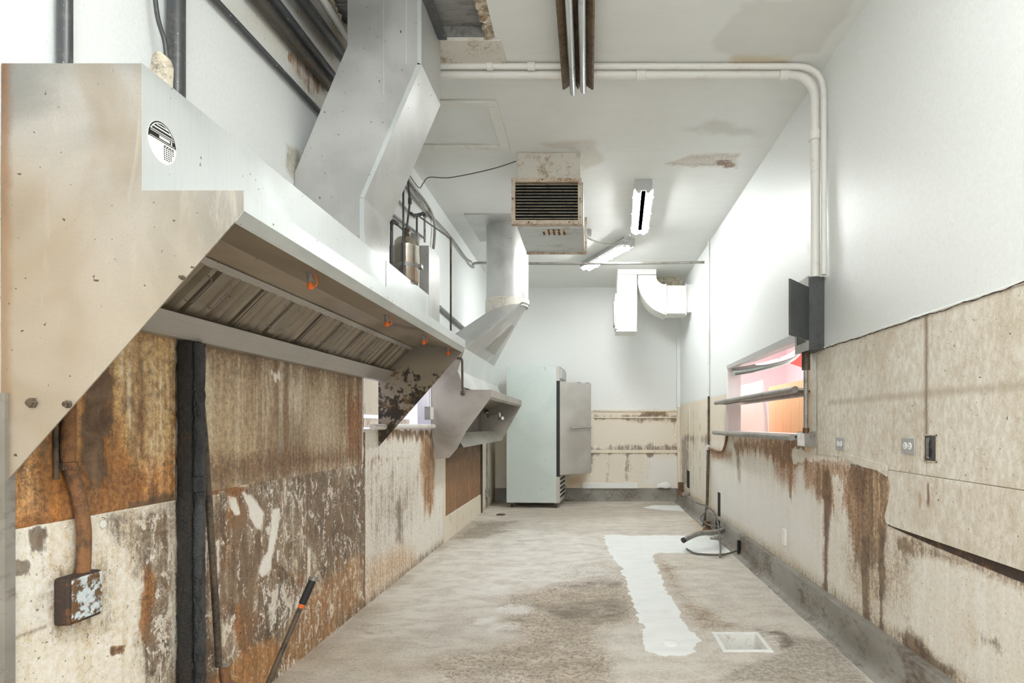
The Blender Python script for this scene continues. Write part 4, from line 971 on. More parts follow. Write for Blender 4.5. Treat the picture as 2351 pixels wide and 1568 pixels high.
boxo('ceiling_plate', -1.30, -.62, 6.34, 7.27, CH-.012, CH-.001, M['galv'], rd, .002)
bm = bmesh.new(); e0 = Vector((-.67, 6.85, 2.56)); r0 = Vector((-1.18, 6.15, 1.955)); r1 = Vector((-1.18, 7.45, 1.955))
def bf(a, b): return e0.lerp(r0.lerp(r1, a), b)+Vector((.012, -.004, .003))
q = [bf(.25,.88), bf(.8,.88), bf(.72,.38), bf(.34,.38)]
f = bm.faces.new([bm.verts.new(v) for v in q]); r_ = bmesh.ops.extrude_face_region(bm, geom=[f]); bmesh.ops.translate(bm, vec=(-.02,0,.012), verts=[v for v in r_['geom'] if isinstance(v, bmesh.types.BMVert)]); bmo('access_door', bm, M['hood2'], rd)

# ------------------------------------------------------------------ ceiling heater unit
hu = thing('ceiling_air_unit', 'boxy ceiling air unit with a rust-spotted slatted grille', 'air unit', (-.32, 5.2, 2.8))
boxo('duct_neck', -.577, -.066, 4.92, 5.5, 3.19, CH-.001, M['heater'], hu, .003)
boxo('housing', -.575, -.045, 4.95, 5.62, 2.835, 3.19, M['heater_low'], hu, .003)
boxo('bottom_pan', -.578, -.04, 4.95, 5.66, 2.815, 2.835, M['heater_low'], hu, .002)
boxo('flange', -.04, -.018, 5.58, 5.66, 2.815, 3.12, M['heater_frame'], hu); boxo('flange', -.578, -.02, 5.645, 5.668, 2.80, 2.816, M['heater_frame'], hu)
gy = 4.90; gx0, gx1, gz0, gz1 = -.622, -.058, 2.832, 3.198
bm = bmesh.new(); fw = .030
box(bm, gx0, gx1, gy-.01, gy+.05, gz1-fw, gz1); box(bm, gx0, gx1, gy-.01, gy+.05, gz0, gz0+fw); box(bm, gx0, gx0+fw, gy-.01, gy+.05, gz0+fw, gz1-fw); box(bm, gx1-fw, gx1, gy-.01, gy+.05, gz0+fw, gz1-fw)
fr = bmo('grille_frame', bm, M['heater_frame'], hu)
boxo('coil', gx0+fw, gx1-fw, gy+.04, gy+.045, gz0+fw, gz1-fw, M['coil'], hu)
for k in range(12):
    z = gz0+fw+.012+k*(gz1-gz0-2*fw-.01)/12; bm = bmesh.new()
    prism(bm, [(gy-.002, z), (gy+.03, z+.014), (gy+.03, z+.017), (gy-.002, z+.004)], 'x', gx0+fw, gx1-fw); bmo('slat', bm, M['slat'], fr)
for (x_, z_) in ((gx0+.25,gz1-.012),(gx1-.09,gz1-.012),(gx0+.14,gz0+.012),(gx1-.1,gz0+.012),(gx0+.012,gz0+.2),(gx1-.012,gz0+.2)):
    bm = bmesh.new(); lathe(bm, (x_,gy-.01,z_), [(.006,0),(.006,-.003),(.003,-.005)], 'y', 8); bmo('screw', bm, M['rod'], fr)
for r_ in range(3):
    for c_ in range(5):
        bm = bmesh.new(); x_ = -.372+c_*.042; y_ = 4.99+r_*.05
        lathe(bm, (x_,y_,2.815), [(.010,0),(.010,-.003),(.006,-.012),(.003,-.012)], 'z', 8); bmo('knockout', bm, M['chrome'] if r_ == 0 and c_ in (0,4) else M['rod'], hu)
boxo('rust_pad', -.39, -.175, 4.975, 5.11, 2.8135, 2.8148, M['heater_frame'], hu)

# ------------------------------------------------------------------ fluorescent fixtures
def fixture(c, rot, L, lit, lab, zt=CH):
    t = thing('fluorescent_fixture', lab, 'ceiling light', (c[0], c[1], zt))
    mt = Matrix.Translation((c[0], c[1], zt)) @ Matrix.Rotation(rot, 4, 'Z')
    def fin(name, bm, m, smooth=False):
        bmesh.ops.transform(bm, matrix=mt, verts=bm.verts); return bmo(name, bm, m, t, smooth)
    h = L/2
    if lit:
        bm = bmesh.new(); box(bm, -.06, .06, -h, h, -.055, -.002); fin('housing', bm, M['heater_low'])
        bm = bmesh.new()
        prism(bm, [(-.092,-.085),(-.088,-.085),(-.055,-.055),(.055,-.055),(.088,-.085),(.092,-.085),(.06,-.045),(-.06,-.045)], 'y', -h+.02, h-.02); fin('reflector', bm, M['white'])
        for s in (-1, 1):
            bm = bmesh.new(); box(bm, -.075, .075, s*h-.015, s*h+.015, -.095, -.002); e = fin('end_cap', bm, M['heater_low'])
            for k in (-1, 1):
                bm = bmesh.new(); lathe(bm, (k*.04, s*h-s*.03, -.085), [(.022,-.014),(.024,0),(.022,.014)], 'y', 16); fin('lamp_holder', bm, M['pipe_white'], True)
        for k in (-1, 1):
            bm = bmesh.new(); tube(bm, [(k*.04,-h+.04,-.092),(k*.04,h+(-.03),-.092)], .019, 14); fin('tube', bm, M['lit'], True)
            for yy in (-.35, .0, .35):
                bm = bmesh.new(); box(bm, k*.088-.012, k*.088+.012, yy*L-.008, yy*L+.008, -.098, -.08); fin('clip', bm, M['pipe_white'])
    else:
        bm = bmesh.new(); box(bm, -.05, .05, -h+.02, h-.05, -.06, -.002); fin('housing', bm, M['fix_dirty'])
        bm = bmesh.new(); prof = [(-.098,-.085),(-.088,-.09),(-.05,-.062),(-.014,-.062),(0,-.088),(.014,-.062),(.05,-.062),(.088,-.09),(.098,-.085),(.055,-.054),(-.055,-.054)]
        prism(bm, prof, 'y', -h, h); fin('reflector', bm, M['fix_dirty'])
        for k in (-1, 1):
            e = h+(.03 if k < 0 else .005)
            bm = bmesh.new(); tube(bm, [(k*.032,-h,-.098),(k*.032,e-.012,-.098),(k*.032,e,-.098)], .0195, 16, rf=lambda q: 1 if q < .9 else .6); fin('tube', bm, M['tube_off'], True)
    return t
fixture((-.068, 3.22), 0, 1.24, False, 'unlit rust-brown fluorescent fixture nearest the camera')
fixture((.525, 6.10), math.radians(-3), 1.26, True, 'lit fluorescent fixture running lengthwise right of the air unit')
fixture((.21, 7.72), math.radians(25), 1.22, True, 'lit fluorescent fixture set at an angle near the far wall')

fixture((.25, .75), 0, 1.26, True, 'added unseen fluorescent fixture brightening the near end of the room')  # added lamp out of view, evens the light on the side walls
fixture((.0, -.9), 0, 1.26, True, 'added unseen fluorescent fixture behind the viewpoint, for fill light')  # second added lamp out of view, lifts the room's brightness

# ------------------------------------------------------------------ pipes and conduits
def pipe(name, pts, r, m, lab, cat='pipe', n=12, group=None, couplings=()):
    t = thing(name, lab, cat, tuple(Vector(pts[0])), group)
    tubeo('pipe_run', pts, r, m, t, n)
    for (c, ax, w) in couplings:
        bm = bmesh.new(); lathe(bm, c, [(r*1.02,-w),(r*1.35,-w*.9),(r*1.35,w*.9),(r*1.02,w)], ax, 14); bmo('coupling', bm, m, t, smooth=True)
    return t
yh = 3.76; zp = CH-.034
A_ = (-1.46, yh, zp-.004); Cn = (1.395, yh, zp); B_ = (1.395, yh, 2.13)
pipe('ceiling_conduit', bend(A_, Cn, B_, .17), .029, M['pipe_white'], 'thick white pipe crossing the ceiling and bending down to the electrical panel', couplings=(((-.3+.62, yh, zp), 'x', .03), ((1.2, yh, zp), 'x', .03), ((1.395, yh, 3.0), 'z', .03)))
yh2 = 3.70; zp2 = CH-.022
pipe('ceiling_conduit', bend((-1.46, yh2, zp2), (1.425, yh2, zp2), (1.425, yh2, 2.13), .17), .0175, M['pipe_white'], 'thinner white pipe in front of the thick one across the ceiling', couplings=(((-.35, yh2, zp2), 'x', .025), ((-.6, yh2, zp2), 'x', .02)))
# along the left wall
def wl_line(px0, py0, px1, py1, X): 
    a = P(px0, py0, FPX*X/(px0-VX)); b = P(px1, py1, FPX*X/(px1-VX)); return a, b
def wallpipe(a, b, X, z0, z1, r, m, lab):
    y0 = FPX*X/(a-VX); y1 = FPX*X/(b-VX)
    pts = [Vector((X, y0+(y1-y0)*t, z0+(z1-z0)*t)) for t in np.linspace(0, 1, 9)]
    return pipe('wall_pipe', pts, r, m, lab, couplings=())
def wp(pxa, pya, pxb, pyb, X, r, m, lab, ext=.5):
    a, b = wl_line(pxa, pya, pxb, pyb, X); d = (b-a).normalized(); a = a-d*ext
    return pipe('wall_pipe', [a+(b-a)*t for t in np.linspace(0, 1, 8)], r, m, lab)
wp(494,0,760,285,-1.478, .014, M['pipe_black'], 'lowest thin black pipe slanting along the upper left wall')
wp(592,0,765,210,-1.46, .026, M['pipe_rusty'], 'lower of the paired thick pipes along the upper left wall')
wp(628,0,775,190,-1.455, .026, M['pipe_black'], 'upper of the paired thick pipes along the upper left wall')
wp(692,0,795,140,-1.43, .033, M['pipe_black'], 'thick black pipe just under the ceiling on the left')
wp(742,0,800,90,-1.36, .02, M['pipe_white'], 'flaking white pipe beside the ceiling edge on the left')
x_, y_ = P(135,75,1.70).x, 1.70
pipe('riser_pipe', [(XL+.024,1.718,1.9),(XL+.024,1.718,CH)], .0185, M['pipe_black'], 'dark riser pipe at the far left above the hood')
pipe('riser_pipe', [(-1.465,2.165,1.95),(-1.465,2.165,CH)], .029, M['pipe_black'], 'thick black riser pipe behind the hood corner')
o = tubeo('loose_cable', cr([P(352,-40,2.05), P(362,40,2.06), P(378,95,2.07), P(384,150,2.08), P(390,200,2.1)], 6), .0075, M['pipe_black']); tag(o, 'loose black cable hanging beside the thick riser', 'cable')
bm = bmesh.new(); c = P(368,150,1.95)
me_pts = [(-.022,-.03,-.222),(.02,-.03,-.222),(.03,.0,.0),(.02,0,.028),(0,0,.045),(-.02,0,.03),(-.03,0,-.02)]
fr_ = [bm.verts.new(c+Vector((x,-.012,z))) for x, y, z in me_pts]; bk_ = [bm.verts.new(c+Vector((x*.9+.006,.02,z*.9))) for x, y, z in me_pts]
bm.faces.new(fr_); bm.faces.new(bk_[::-1])
for i in range(7): bm.faces.new((fr_[i], fr_[(i+1) % 7], bk_[(i+1) % 7], bk_[i]))
o = bmo('foam_lump', bm, M['putty'], None, bevel=.006); tag(o, 'beige and grey lump wedged behind the hood corner', 'debris')

# tarred channel and pipe below the hood, thin leaning rod
t = thing('tarred_pipe', 'tar-black grease-caked pipe running from the hood to the floor', 'pipe', (-1.46, 2.25, 0))
def lumpy(bm, amp, sd=3):
    for v in bm.verts:
        h = fbm(np.array([v.co.z*30+v.co.x*60]), np.array([v.co.y*60+sd]), 3)[0]-.5; d = Vector((v.co.x+1.46, (v.co.y-2.24)*.6, 0))
        if d.length > 1e-5: v.co += d.normalized()*h*amp
bm = bmesh.new(); tube(bm, [(-1.452,2.268,1.522*(1-i/160)) for i in range(161)], .023, 14); lumpy(bm, .009); bmo('pipe_run', bm, M['tar2'], t, smooth=True)
bm = bmesh.new(); tube(bm, [(-1.474,2.225,1.524*(1-i/160)) for i in range(161)], .0245, 12); lumpy(bm, .012, 9)
for v in bm.verts: v.co.x = max(v.co.x, XL+.0005)
bmo('channel', bm, M['tar'], t, smooth=True)
for zz in (1.0,): 
    bm = bmesh.new(); lathe(bm, (-1.452,2.265,zz), [(.022,-.03),(.027,-.026),(.027,.026),(.022,.03)], 'z', 14); bmo('coupling', bm, M['tar2'], t, smooth=True)
a = P(452,790,2.31); pts = [P(452,790,2.29), P(462,930,2.30), P(472,1040,2.32), P(486,1250,2.35), P(500,1480,2.38), P(502,1530,2.385)]
o = tubeo('leaning_rod', cr(pts, 4), .0125, M['rod']); tag(o, 'thin grimy rod leaning beside the tarred pipe', 'rod')
# dark gas pipe rising out of the floor, with a black cap
t = thing('gas_stub', 'dark pipe stub leaning up from the floor beside the left wall', 'pipe', (-1.46, 2.72, 0))
top = P(718,1332,2.93); mid_ = P(690,1395,2.9); bot = Vector((-1.452,2.70,.0))
tubeo('pipe_run', [bot, mid_], .012, M['rod'], t); tubeo('band', [mid_+(top-mid_)*.0, mid_+(top-mid_)*.15], .0145, M['cap'], t)
tubeo('grip', [mid_+(top-mid_)*.14, top], .0175, M['rubber'], t); tubeo('cap', [top, top+(top-mid_).normalized()*.014], .021, M['pipe_grey'], t)
# rusty stub at the bottom edge
t = thing('rusty_stub', 'short rusty open pipe stub low on the left wall', 'pipe', (-1.46, 2.43, .2))
tubeo('pipe_run', cr([P(516,1528,2.40), P(516,1552,2.40), P(530,1575,2.42), P(600,1600,2.5)], 4), .02, M['rust'], t); tubeo('rim', [P(516,1526,2.40), P(516,1535,2.40)], .018, M['pipe_grey'], t)
# rusted conduit and junction box near left edge
t = thing('junction_box', 'rusted junction box with flaking pale paint on the near left wall', 'junction box', (XL, 1.76, .65))
bm = bmesh.new(); box(bm, XL+.001, XL+.047, 1.705, 1.822, .655, .79); bmo('box_body', bm, M['boxdark'], t, bevel=.008)
bm = bmesh.new(); box(bm, XL+.045, XL+.051, 1.712, 1.817, .664, .785); bmo('cover', bm, M['boxpaint'], t, bevel=.004)
t = thing('rusted_conduit', 'bent rusted conduit dropping into the junction box', 'conduit', (XL+.02, 1.8, .79))
X = -1.478
def lp(px, py): d = FPX*X/(px-VX); return Vector((X, d, EH-(py-VY)/FPX*d))
tubeo('pipe_run', cr([lp(157,915), lp(157,1000), lp(157,1060), lp(172,1110), lp(186,1165), lp(193,1230), lp(190,1325)], 6), .0185, M['rust'], t)
tubeo('pipe_run', [lp(137,940)+Vector((-.012,0,0)), lp(139,1100)+Vector((-.012,0,0))], .007, M['rod'], t)
bm = bmesh.new(); lathe(bm, lp(157,1070), [(.019,-.012),(.024,-.01),(.024,.01),(.019,.012)], 'z', 14); box(bm, X-.004, X+.012, lp(175,1070).y-.02, lp(180,1070).y+.012, lp(0,0).z*0+lp(170,1075).z-.008, lp(170,1075).z+.006); bmo('coupling', bm, M['rust'], t, smooth=False)
bm = bmesh.new(); q = WL(235,1203); lathe(bm, (XL+.001,q[0],q[1]), [(.012,0),(.012,.003),(.009,.004),(.003,.004)], 'x', 18); o = bmo('screw_washer', bm, M['white_plastic']); tag(o, 'small white washer on the plaster right of the rusted conduit', 'washer')

# cluster of pipes round the tank
def vp(px, y0, y1, d, r, m, lab): return pipe('suppression_pipe', [P(px,y0,d), P(px,y1,d)], r, m, lab, n=10)
t = pipe('suppression_pipe', [P(926,400,3.82), P(926,628,3.82)], .0068, M['pipe_black'], 'thin black vertical pipe passing in front of the tank')
t = thing('discharge_pipe', 'black pipe rising from the tank valve with a coupling', 'pipe', (-1.19,3.98,2.5))
tubeo('pipe_run', [(-1.19,3.98,2.49), P(941,465,3.98), P(936,405,4.0)], .007, M['pipe_black'], t); tubeo('coupling', [P(941,455,3.98), P(941,468,3.98)], .012, M['pipe_black'], t)
t = thing('pipe_manifold', 'black pipe manifold with elbows behind the tank', 'pipe', tuple(P(957,492,4.08)))
tubeo('pipe_run', [P(957,494,4.08), P(957,556,4.08)], .007, M['pipe_black'], t); tubeo('pipe_run', [P(975,494,4.12), P(975,556,4.12)], .0075, M['pipe_grey'], t)
tubeo('elbow', cr([P(943,490,4.0), P(950,494,4.05), P(957,494,4.08), P(966,492,4.1), P(972,490,4.12), P(976,498,4.12)], 4), .011, M['pipe_black'], t)
t = thing('drop_rod', 'thin grey rod bending down to the lip of the long hood', 'pipe', tuple(P(1035,750,3.97)))
tubeo('pipe_run', [P(961,496,4.06), P(1035,548,3.97)], .0055, M['pipe_grey'], t); tubeo('pipe_run', [P(1035,546,3.97), (P(1035,750,3.97).x,3.97,1.818)], .0065, M['rod'], t)
t = thing('side_pipe', 'speckled black pipe with an elbow at the left of the tank', 'pipe', tuple(P(901,560,3.72)))
tubeo('pipe_run', [P(899,512,3.70), P(899,604,3.70)], .0095, M['pipe_black'], t); tubeo('elbow', cr([P(899,516,3.70), P(902,508,3.70), P(912,514,3.74)], 4), .012, M['pipe_black'], t); tubeo('pipe_run', [P(910,514,3.74), P(940,540,4.05)], .0065, M['pipe_black'], t)
o = tubeo('wall_pipe', [P(895,488,FPX*-1.47/(895-VX)), P(975,548,FPX*-1.47/(975-VX))], .011, M['pipe_black']); tag(o, 'black pipe slanting on the wall behind the tank', 'pipe')
o = tubeo('wall_pipe', [P(915,460,FPX*-1.48/(915-VX)), P(952,500,FPX*-1.48/(952-VX))], .009, M['pipe_grey']); tag(o, 'grey pipe slanting on the wall above the tank', 'pipe')
Xc = -1.47
def lc(px, py, X=Xc): d = FPX*X/(px-VX); return Vector((X, d, EH-(py-VY)/FPX*d))
o = tubeo('flexible_conduit', cr([lc(925,395), lc(950,430), lc(975,462), lc(990,488), lc(998,515), lc(997,550), lc(995,570)], 6), .014, M['pipe_grey']); tag(o, 'flexible grey conduit arching over the pale cabinet', 'conduit')
o = tubeo('flexible_conduit', cr([lc(928,412), lc(952,446), lc(975,478), lc(990,500)], 6), .011, M['cable']); tag(o, 'dark flexible conduit just below the arching one', 'conduit')
o = tubeo('wall_conduit', cr([lc(930,420), lc(960,462), lc(995,500), lc(1035,545), lc(1068,590), lc(1082,601)], 6), .012, M['pipe_grey']); tag(o, 'grey conduit running along the upper left wall to the cross-room pipe', 'conduit')
o = tubeo('wall_conduit', [P(1009,705,FPX*-1.47/(1009-VX)), P(1070,758,FPX*-1.47/(1070-VX))], .02, M['pipe_grey']); tag(o, 'grey conduit on the wall above the smaller hood', 'conduit')
# conduit crossing the room, and the riser on the right wall
ycr = 7.5; zc = 3.205
t = thing('cross_conduit', 'thin grey conduit spanning the room under the angled light', 'conduit', (0, ycr, zc))
tubeo('pipe_run', cr([(XL+.02,ycr+.3,zc+.03),(XL+.1,ycr+.05,zc+.015),(-1.0,ycr,zc),(-.2,ycr,zc-.005),(.6,ycr,zc),(XR-.03,ycr,zc+.012)], 6), .016, M['pipe_grey'], t)
yv = 7.30
t = thing('riser_conduit', 'slim conduit running down the right wall past the pass-through to the floor', 'conduit', (1.43, yv, 0))
tubeo('pipe_run', [(XR-.016,yv,3.42-.0),(XR-.016,yv,1.56)], .014, M['pipe_white'], t); tubeo('pipe_run', [(XR-.016,yv,1.56),(XR-.018,yv,.95)], .013, M['rod'], t)
tubeo('pipe_run', [(XR-.02,yv,.95),(XR-.035,yv,.25),(1.375,yv,.0)], .018, M['rod'], t); tubeo('coupling', [(XR-.02,yv,.92),(XR-.02,yv,.98)], .026, M['pipe_white'], t)
t = thing('branch_pipe', 'small rusty branch pipe turning up under the lower shelf', 'pipe', (1.43, yv, .94))
tubeo('pipe_run', cr([WRv for WRv in (Vector((XR-.02,yv,.94)), Vector((XR-.02,6.9,.925)), Vector((XR-.02,6.55,.93)), Vector((XR-.02,6.4,1.0)), Vector((XR-.02,6.3,1.11)))], 5), .013, M['rust'], t)

# ------------------------------------------------------------------ electrical panel and outlets on the right wall
ep = thing('electrical_panel', 'dark grey electrical panel with its door hanging open on the right wall', 'electrical panel', (1.45, 3.86, 1.68))
x0, y0, y1, z0, z1 = 1.352, 3.752, 3.98, 1.682, 2.131
bm = bmesh.new(); box(bm, x0, XR-.001, y0, y1, z0, z1); bmo('box_body', bm, M['panelbox'], ep, bevel=.002)
bm = bmesh.new()
box(bm, x0-.006, x0, y0-.004, y1+.004, z0-.004, z0+.05); box(bm, x0-.006, x0, y0-.004, y1+.004, z1-.05, z1+.004)
box(bm, x0-.006, x0, y0-.004, y0+.03, z0+.05, z1-.05); box(bm, x0-.006, x0, y1-.03, y1+.004, z0+.05, z1-.05); bmo('cover_frame', bm, M['pipe_grey'], ep)
boxo('breakers', x0-.002, x0+.02, y0+.035, y1-.035, z0+.055, z1-.055, M['rubber'], ep)
a = Vector((1.345, 3.755)); b = Vector((1.155, 3.53)); d = (b-a).normalized(); nn = Vector((-d.y, d.x))*.012
prismo('door', [tuple(a), tuple(b), tuple(b+nn), tuple(a+nn)], 'z', 1.738, 2.066, M['panelbox'], ep, .003)
m_ = a+d*.21
prismo('door_latch', [tuple(m_-nn*.3), tuple(m_+d*.022-nn*.3), tuple(m_+d*.022), tuple(m_)], 'z', 1.89, 1.925, M['rubber'], ep)
for z in (1.80, 1.90, 2.0): boxo('hinge', 1.343, 1.350, 3.742, 3.754, z-.015, z+.015, M['pipe_grey'], ep)
for k in range(7):
    z = 1.72+k*.062; bm = bmesh.new(); lathe(bm, (1.41,y0-.0005,z), [(.016,0),(.016,-.001),(.013,-.0015),(.012,-.0005)], 'y', 16); bmo('knockout', bm, M['panelbox'], ep)
t = thing('panel_conduit', 'grey conduit dropping from the electrical panel to the outlet box', 'conduit', (1.385, 3.92, 1.16))
tubeo('pipe_run', [(1.388,3.9,1.683),(1.388,3.9,1.165)], .0145, M['pipe_grey'], t); tubeo('coupling', [(1.388,3.9,1.682),(1.388,3.9,1.57)], .026, M['rod'], t); tubeo('coupling', [(1.388,3.9,1.20),(1.388,3.9,1.165)], .02, M['rust'], t)
def duplex(t, X, yc, zc, sgn=-1, pl=(.115, .072), vertical=False):
    w, h = pl
    if vertical: w, h = h, w
    boxo('cover_plate', X, X+sgn*.004, yc-w/2, yc+w/2, zc-h/2, zc+h/2, M['plate'], t, .0015)
    for s in (-1, 1):
        c = (X+sgn*.004, yc+(0 if vertical else s*.02), zc+(s*.02 if vertical else 0)); bm = bmesh.new()
        lathe(bm, c, [(.0165,0),(.0165,sgn*.002),(.014,sgn*.003)], 'x', 20); f = bmo('socket', bm, M['white_plastic'], t)
        bm = bmesh.new()
        for k in (-1, 1): box(bm, *sorted((c[0]+sgn*.003, c[0]+sgn*.0036)), c[1]-.005, c[1]+.005, c[2]+k*.006-.001, c[2]+k*.006+.001)
        bmo('slots', bm, M['dark'], f)
ob = thing('outlet_box', 'surface-mounted grey outlet box under the panel conduit', 'outlet', (1.42, 3.97, 1.08))
boxo('box_body', 1.375, XR-.001, 3.885, 4.03, 1.078, 1.175, M['pipe_grey'], ob, .003)
for s in (-1, 1):
    for q in (-1, 1):
        bm = bmesh.new(); lathe(bm, (1.374,3.957+s*.03,1.127+q*.022), [(.016,0),(.016,-.003),(.012,-.004)], 'x', 18); bmo('socket', bm, M['white_plastic'], ob)
boxo('cover_plate', 1.3745, 1.3755, 3.89, 4.025, 1.083, 1.17, M['white_plastic'], ob)
o1 = thing('wall_outlet', 'steel-plated outlet on the right wall nearest the pass-through', 'outlet', (XR, *WR(1931,1018))); duplex(o1, XR-.007, *WR(1931.5,1019))
o2 = thing('wall_outlet', 'steel-plated outlet beside the empty recessed box', 'outlet', (XR, *WR(2089,1024))); duplex(o2, XR-.007, *WR(2089,1024))
q = WR(2141,1029); t = thing('empty_wall_box', 'empty recessed electrical box with its cover missing', 'electrical box', (XR, q[0], q[1]))
bm = bmesh.new(); w, h = .048, .058
X_ = XR-.0085
box(bm, X_-.003, X_, q[0]-w, q[0]+w, q[1]-h, q[1]-h+.005); box(bm, X_-.003, X_, q[0]-w, q[0]+w, q[1]+h-.005, q[1]+h)
box(bm, X_-.003, X_, q[0]-w, q[0]-w+.005, q[1]-h, q[1]+h); box(bm, X_-.003, X_, q[0]+w-.005, q[0]+w, q[1]-h, q[1]+h); bmo('rim', bm, M['heater_frame'], t)
boxo('box_inside', X_-.001, X_+.0005, q[0]-w+.005, q[0]+w-.005, q[1]-h+.005, q[1]+h-.005, M['panelbox'], t)
bm = bmesh.new(); prism(bm, [(q[0]+.03,q[1]+.04),(q[0]+.005,q[1]+.045),(q[0]+.012,q[1]+.01),(q[0]-.004,q[1]-.005),(q[0]+.012,q[1]-.045),(q[0]+.03,q[1]-.045)], 'x', X_-.002, X_-.0012); bmo('knockout', bm, M['pipe_grey'], t)
bm = bmesh.new(); prism(bm, [(q[0]+.006,q[1]+.03),(q[0]-.006,q[1]+.035),(q[0]+.002,q[1]+.005),(q[0]-.012,q[1]-.01),(q[0]-.002,q[1]-.04),(q[0]+.01,q[1]-.035),(q[0]+.008,q[1]-.004)], 'x', X_-.0028, X_-.0022); bmo('hole', bm, M['dark'], t)
o = boxo('white_cleat', XR-.015, XR, *sorted((WR(1800,0)[0], WR(1806,0)[0])), WR(1803,1250)[1], WR(1803,1215)[1], M['white_plastic']); tag(o, 'small white cleat low on the right wall', 'cleat')

# left side box and conduit by window 1, and the far left conduit
t = thing('switch_box', 'small grey switch box beside the left pass-through', 'switch', (XL+.03, 5.60, 1.26))
boxo('box_body', -1.499, -1.45, 5.56, 5.68, 1.265, 1.385, M['pipe_grey'], t, .002); boxo('cover', -1.45, -1.444, 5.57, 5.675, 1.268, 1.382, M['white_plastic'], t)
tubeo('conduit', [(-1.475,5.62,1.385),(-1.475,5.62,1.9)], .012, M['pipe_white'], t)
t = thing('corner_conduit', 'thin conduit with a small box on the left wall beside the fridge', 'conduit', (XL+.02, 8.95, 0))
yc = FPX*(XL+.02)/(1119-VX)
tubeo('pipe_run', [(XL+.02,yc,1.5),(XL+.02,yc,.02)], .012, M['pipe_grey'], t); boxo('small_box', XL+.002, XL+.05, yc-.06, yc+.05, .17, .28, M['pipe_grey'], t)

# ------------------------------------------------------------------ fridge
fx, fy = -.424, 8.90; th = math.radians(-4.5); Wd, Dp = .79, .68
fr = thing('fridge', 'tall pale green reach-in fridge on casters with its steel door ajar', 'refrigerator', (0,0,0))
mt = Matrix.Translation((fx, fy, 0)) @ Matrix.Rotation(th, 4, 'Z')
def ff(name, bm, m, parent=fr, smooth=False, bevel=0):
    bmesh.ops.transform(bm, matrix=mt, verts=bm.verts); return bmo(name, bm, m, parent, smooth, bevel)
bm = bmesh.new(); box(bm, -Wd, -.05, 0, Dp, .075, 2.075); ff('cabinet', bm, M['fridge'], bevel=.004)
bm = bmesh.new(); box(bm, -.05, -.002, .0, Dp, 1.86, 2.075); ff('header', bm, M['fridge_door'], bevel=.004)
bm = bmesh.new(); box(bm, .0, .018, .05, Dp-.02, 1.90, 2.04); ff('header', bm, M['galv'])
bm = bmesh.new(); box(bm, -.05, -.004, .0, .03, .46, 1.86); box(bm, -.05, -.004, Dp-.03, Dp, .46, 1.86); ff('door_frame', bm, M['rubber'])
bm = bmesh.new(); box(bm, -.05, -.045, .03, Dp-.03, .46, 1.86); ff('interior', bm, M['white'])
bm = bmesh.new(); box(bm, -.05, -.004, .0, Dp, .075, .46); gr = ff('grille', bm, M['fridge_door'])
for k in range(5):
    bm = bmesh.new(); z = .12+k*.065; box(bm, -.004, .012, .06, Dp-.05, z, z+.022); ff('louver', bm, M['fridge_door'], gr)
    bm = bmesh.new(); box(bm, -.004, -.001, .06, Dp-.05, z+.024, z+.05); ff('louver_gap', bm, M['rubber'], gr)
a = Vector((.004, .0)); ang2 = math.radians(45); d = Vector((math.cos(ang2), math.sin(ang2))); n_ = Vector((-d.y, d.x))*.055
L = .60
bm = bmesh.new(); prism(bm, [tuple(a), tuple(a+d*L), tuple(a+d*L+n_), tuple(a+n_)], 'z', .485, 1.85); dr_ = ff('door', bm, M['fridge_door'], bevel=.006)
bm = bmesh.new(); p0 = a+d*(L*.35)-n_*.55; p1 = a+d*(L*.93)-n_*.55
tube(bm, cr([(*(a+d*L*.35),1.175), (*p0,1.178), (*p1,1.178), (*(a+d*L*.93),1.175)], 4), .014, 10); ff('handle', bm, M['chrome'], dr_, True)
for s in (.62, .9):
    bm = bmesh.new(); c = a+d*(L*s)+n_*.5; box(bm, c.x-.03, c.x+.03, c.y-.01, c.y+.01, 1.849, 1.858); ff('hinge_cap', bm, M['rod'], dr_)
for (x, y) in ((-.07,.06),(-Wd+.07,.06),(-.07,Dp-.06),(-Wd+.07,Dp-.06)):
    bm = bmesh.new(); lathe(bm, (x,y,.034), [(.008,-.014),(.034,-.012),(.034,.012),(.008,.014)], 'x', 18); ca = ff('caster', bm, M['rod'], smooth=True)
    bm = bmesh.new(); box(bm, x-.018, x+.018, y-.02, y+.02, .05, .076); ff('caster_fork', bm, M['pipe_grey'], ca)

# ------------------------------------------------------------------ white blower duct in the back corner
bd = thing('white_duct', 'white painted duct with a curved elbow in the far right ceiling corner', 'duct', (.9, 8.8, 2.5))
S = 8.6
def bq(px, py, d=S): q = P(px, py, d); return (q.x, q.z)
boxo('top_collar', bq(1418,0)[0], bq(1507,0)[0], 8.60, 9.05, bq(0,630)[1], CH-.001, M['white_duct'], bd, .004)
xa, xb = bq(1418,0)[0], bq(1463,0)[0]
yz = [(8.62, bq(0,630)[1]), (9.03, bq(0,630)[1]), (9.03, 2.56)]+[(8.70+.05*(1-math.cos(t)), 2.56) for t in (0,)]+[(8.65, 2.66), (8.625, 2.78)]
prismo('drop_leg', yz, 'x', xa, xb, M['white_duct'], bd, .003)
boxo('flange', xa-.02, xb-.0, 8.66, 9.06, 2.545, 2.565, M['white_duct'], bd); boxo('flange', xa-.03, xa, 8.66, 9.0, 2.58, 3.08, M['white_duct'], bd)
boxo('side_vent', xa-.05, xa-.03, 8.72, 8.95, 2.64, 2.98, M['pipe_grey'], bd)
out_ = cr([(*bq(1465,631),0), (*bq(1465,652),0), (*bq(1473,676),0), (*bq(1488,698),0), (*bq(1505,712),0), (*bq(1527,722),0)], 4)
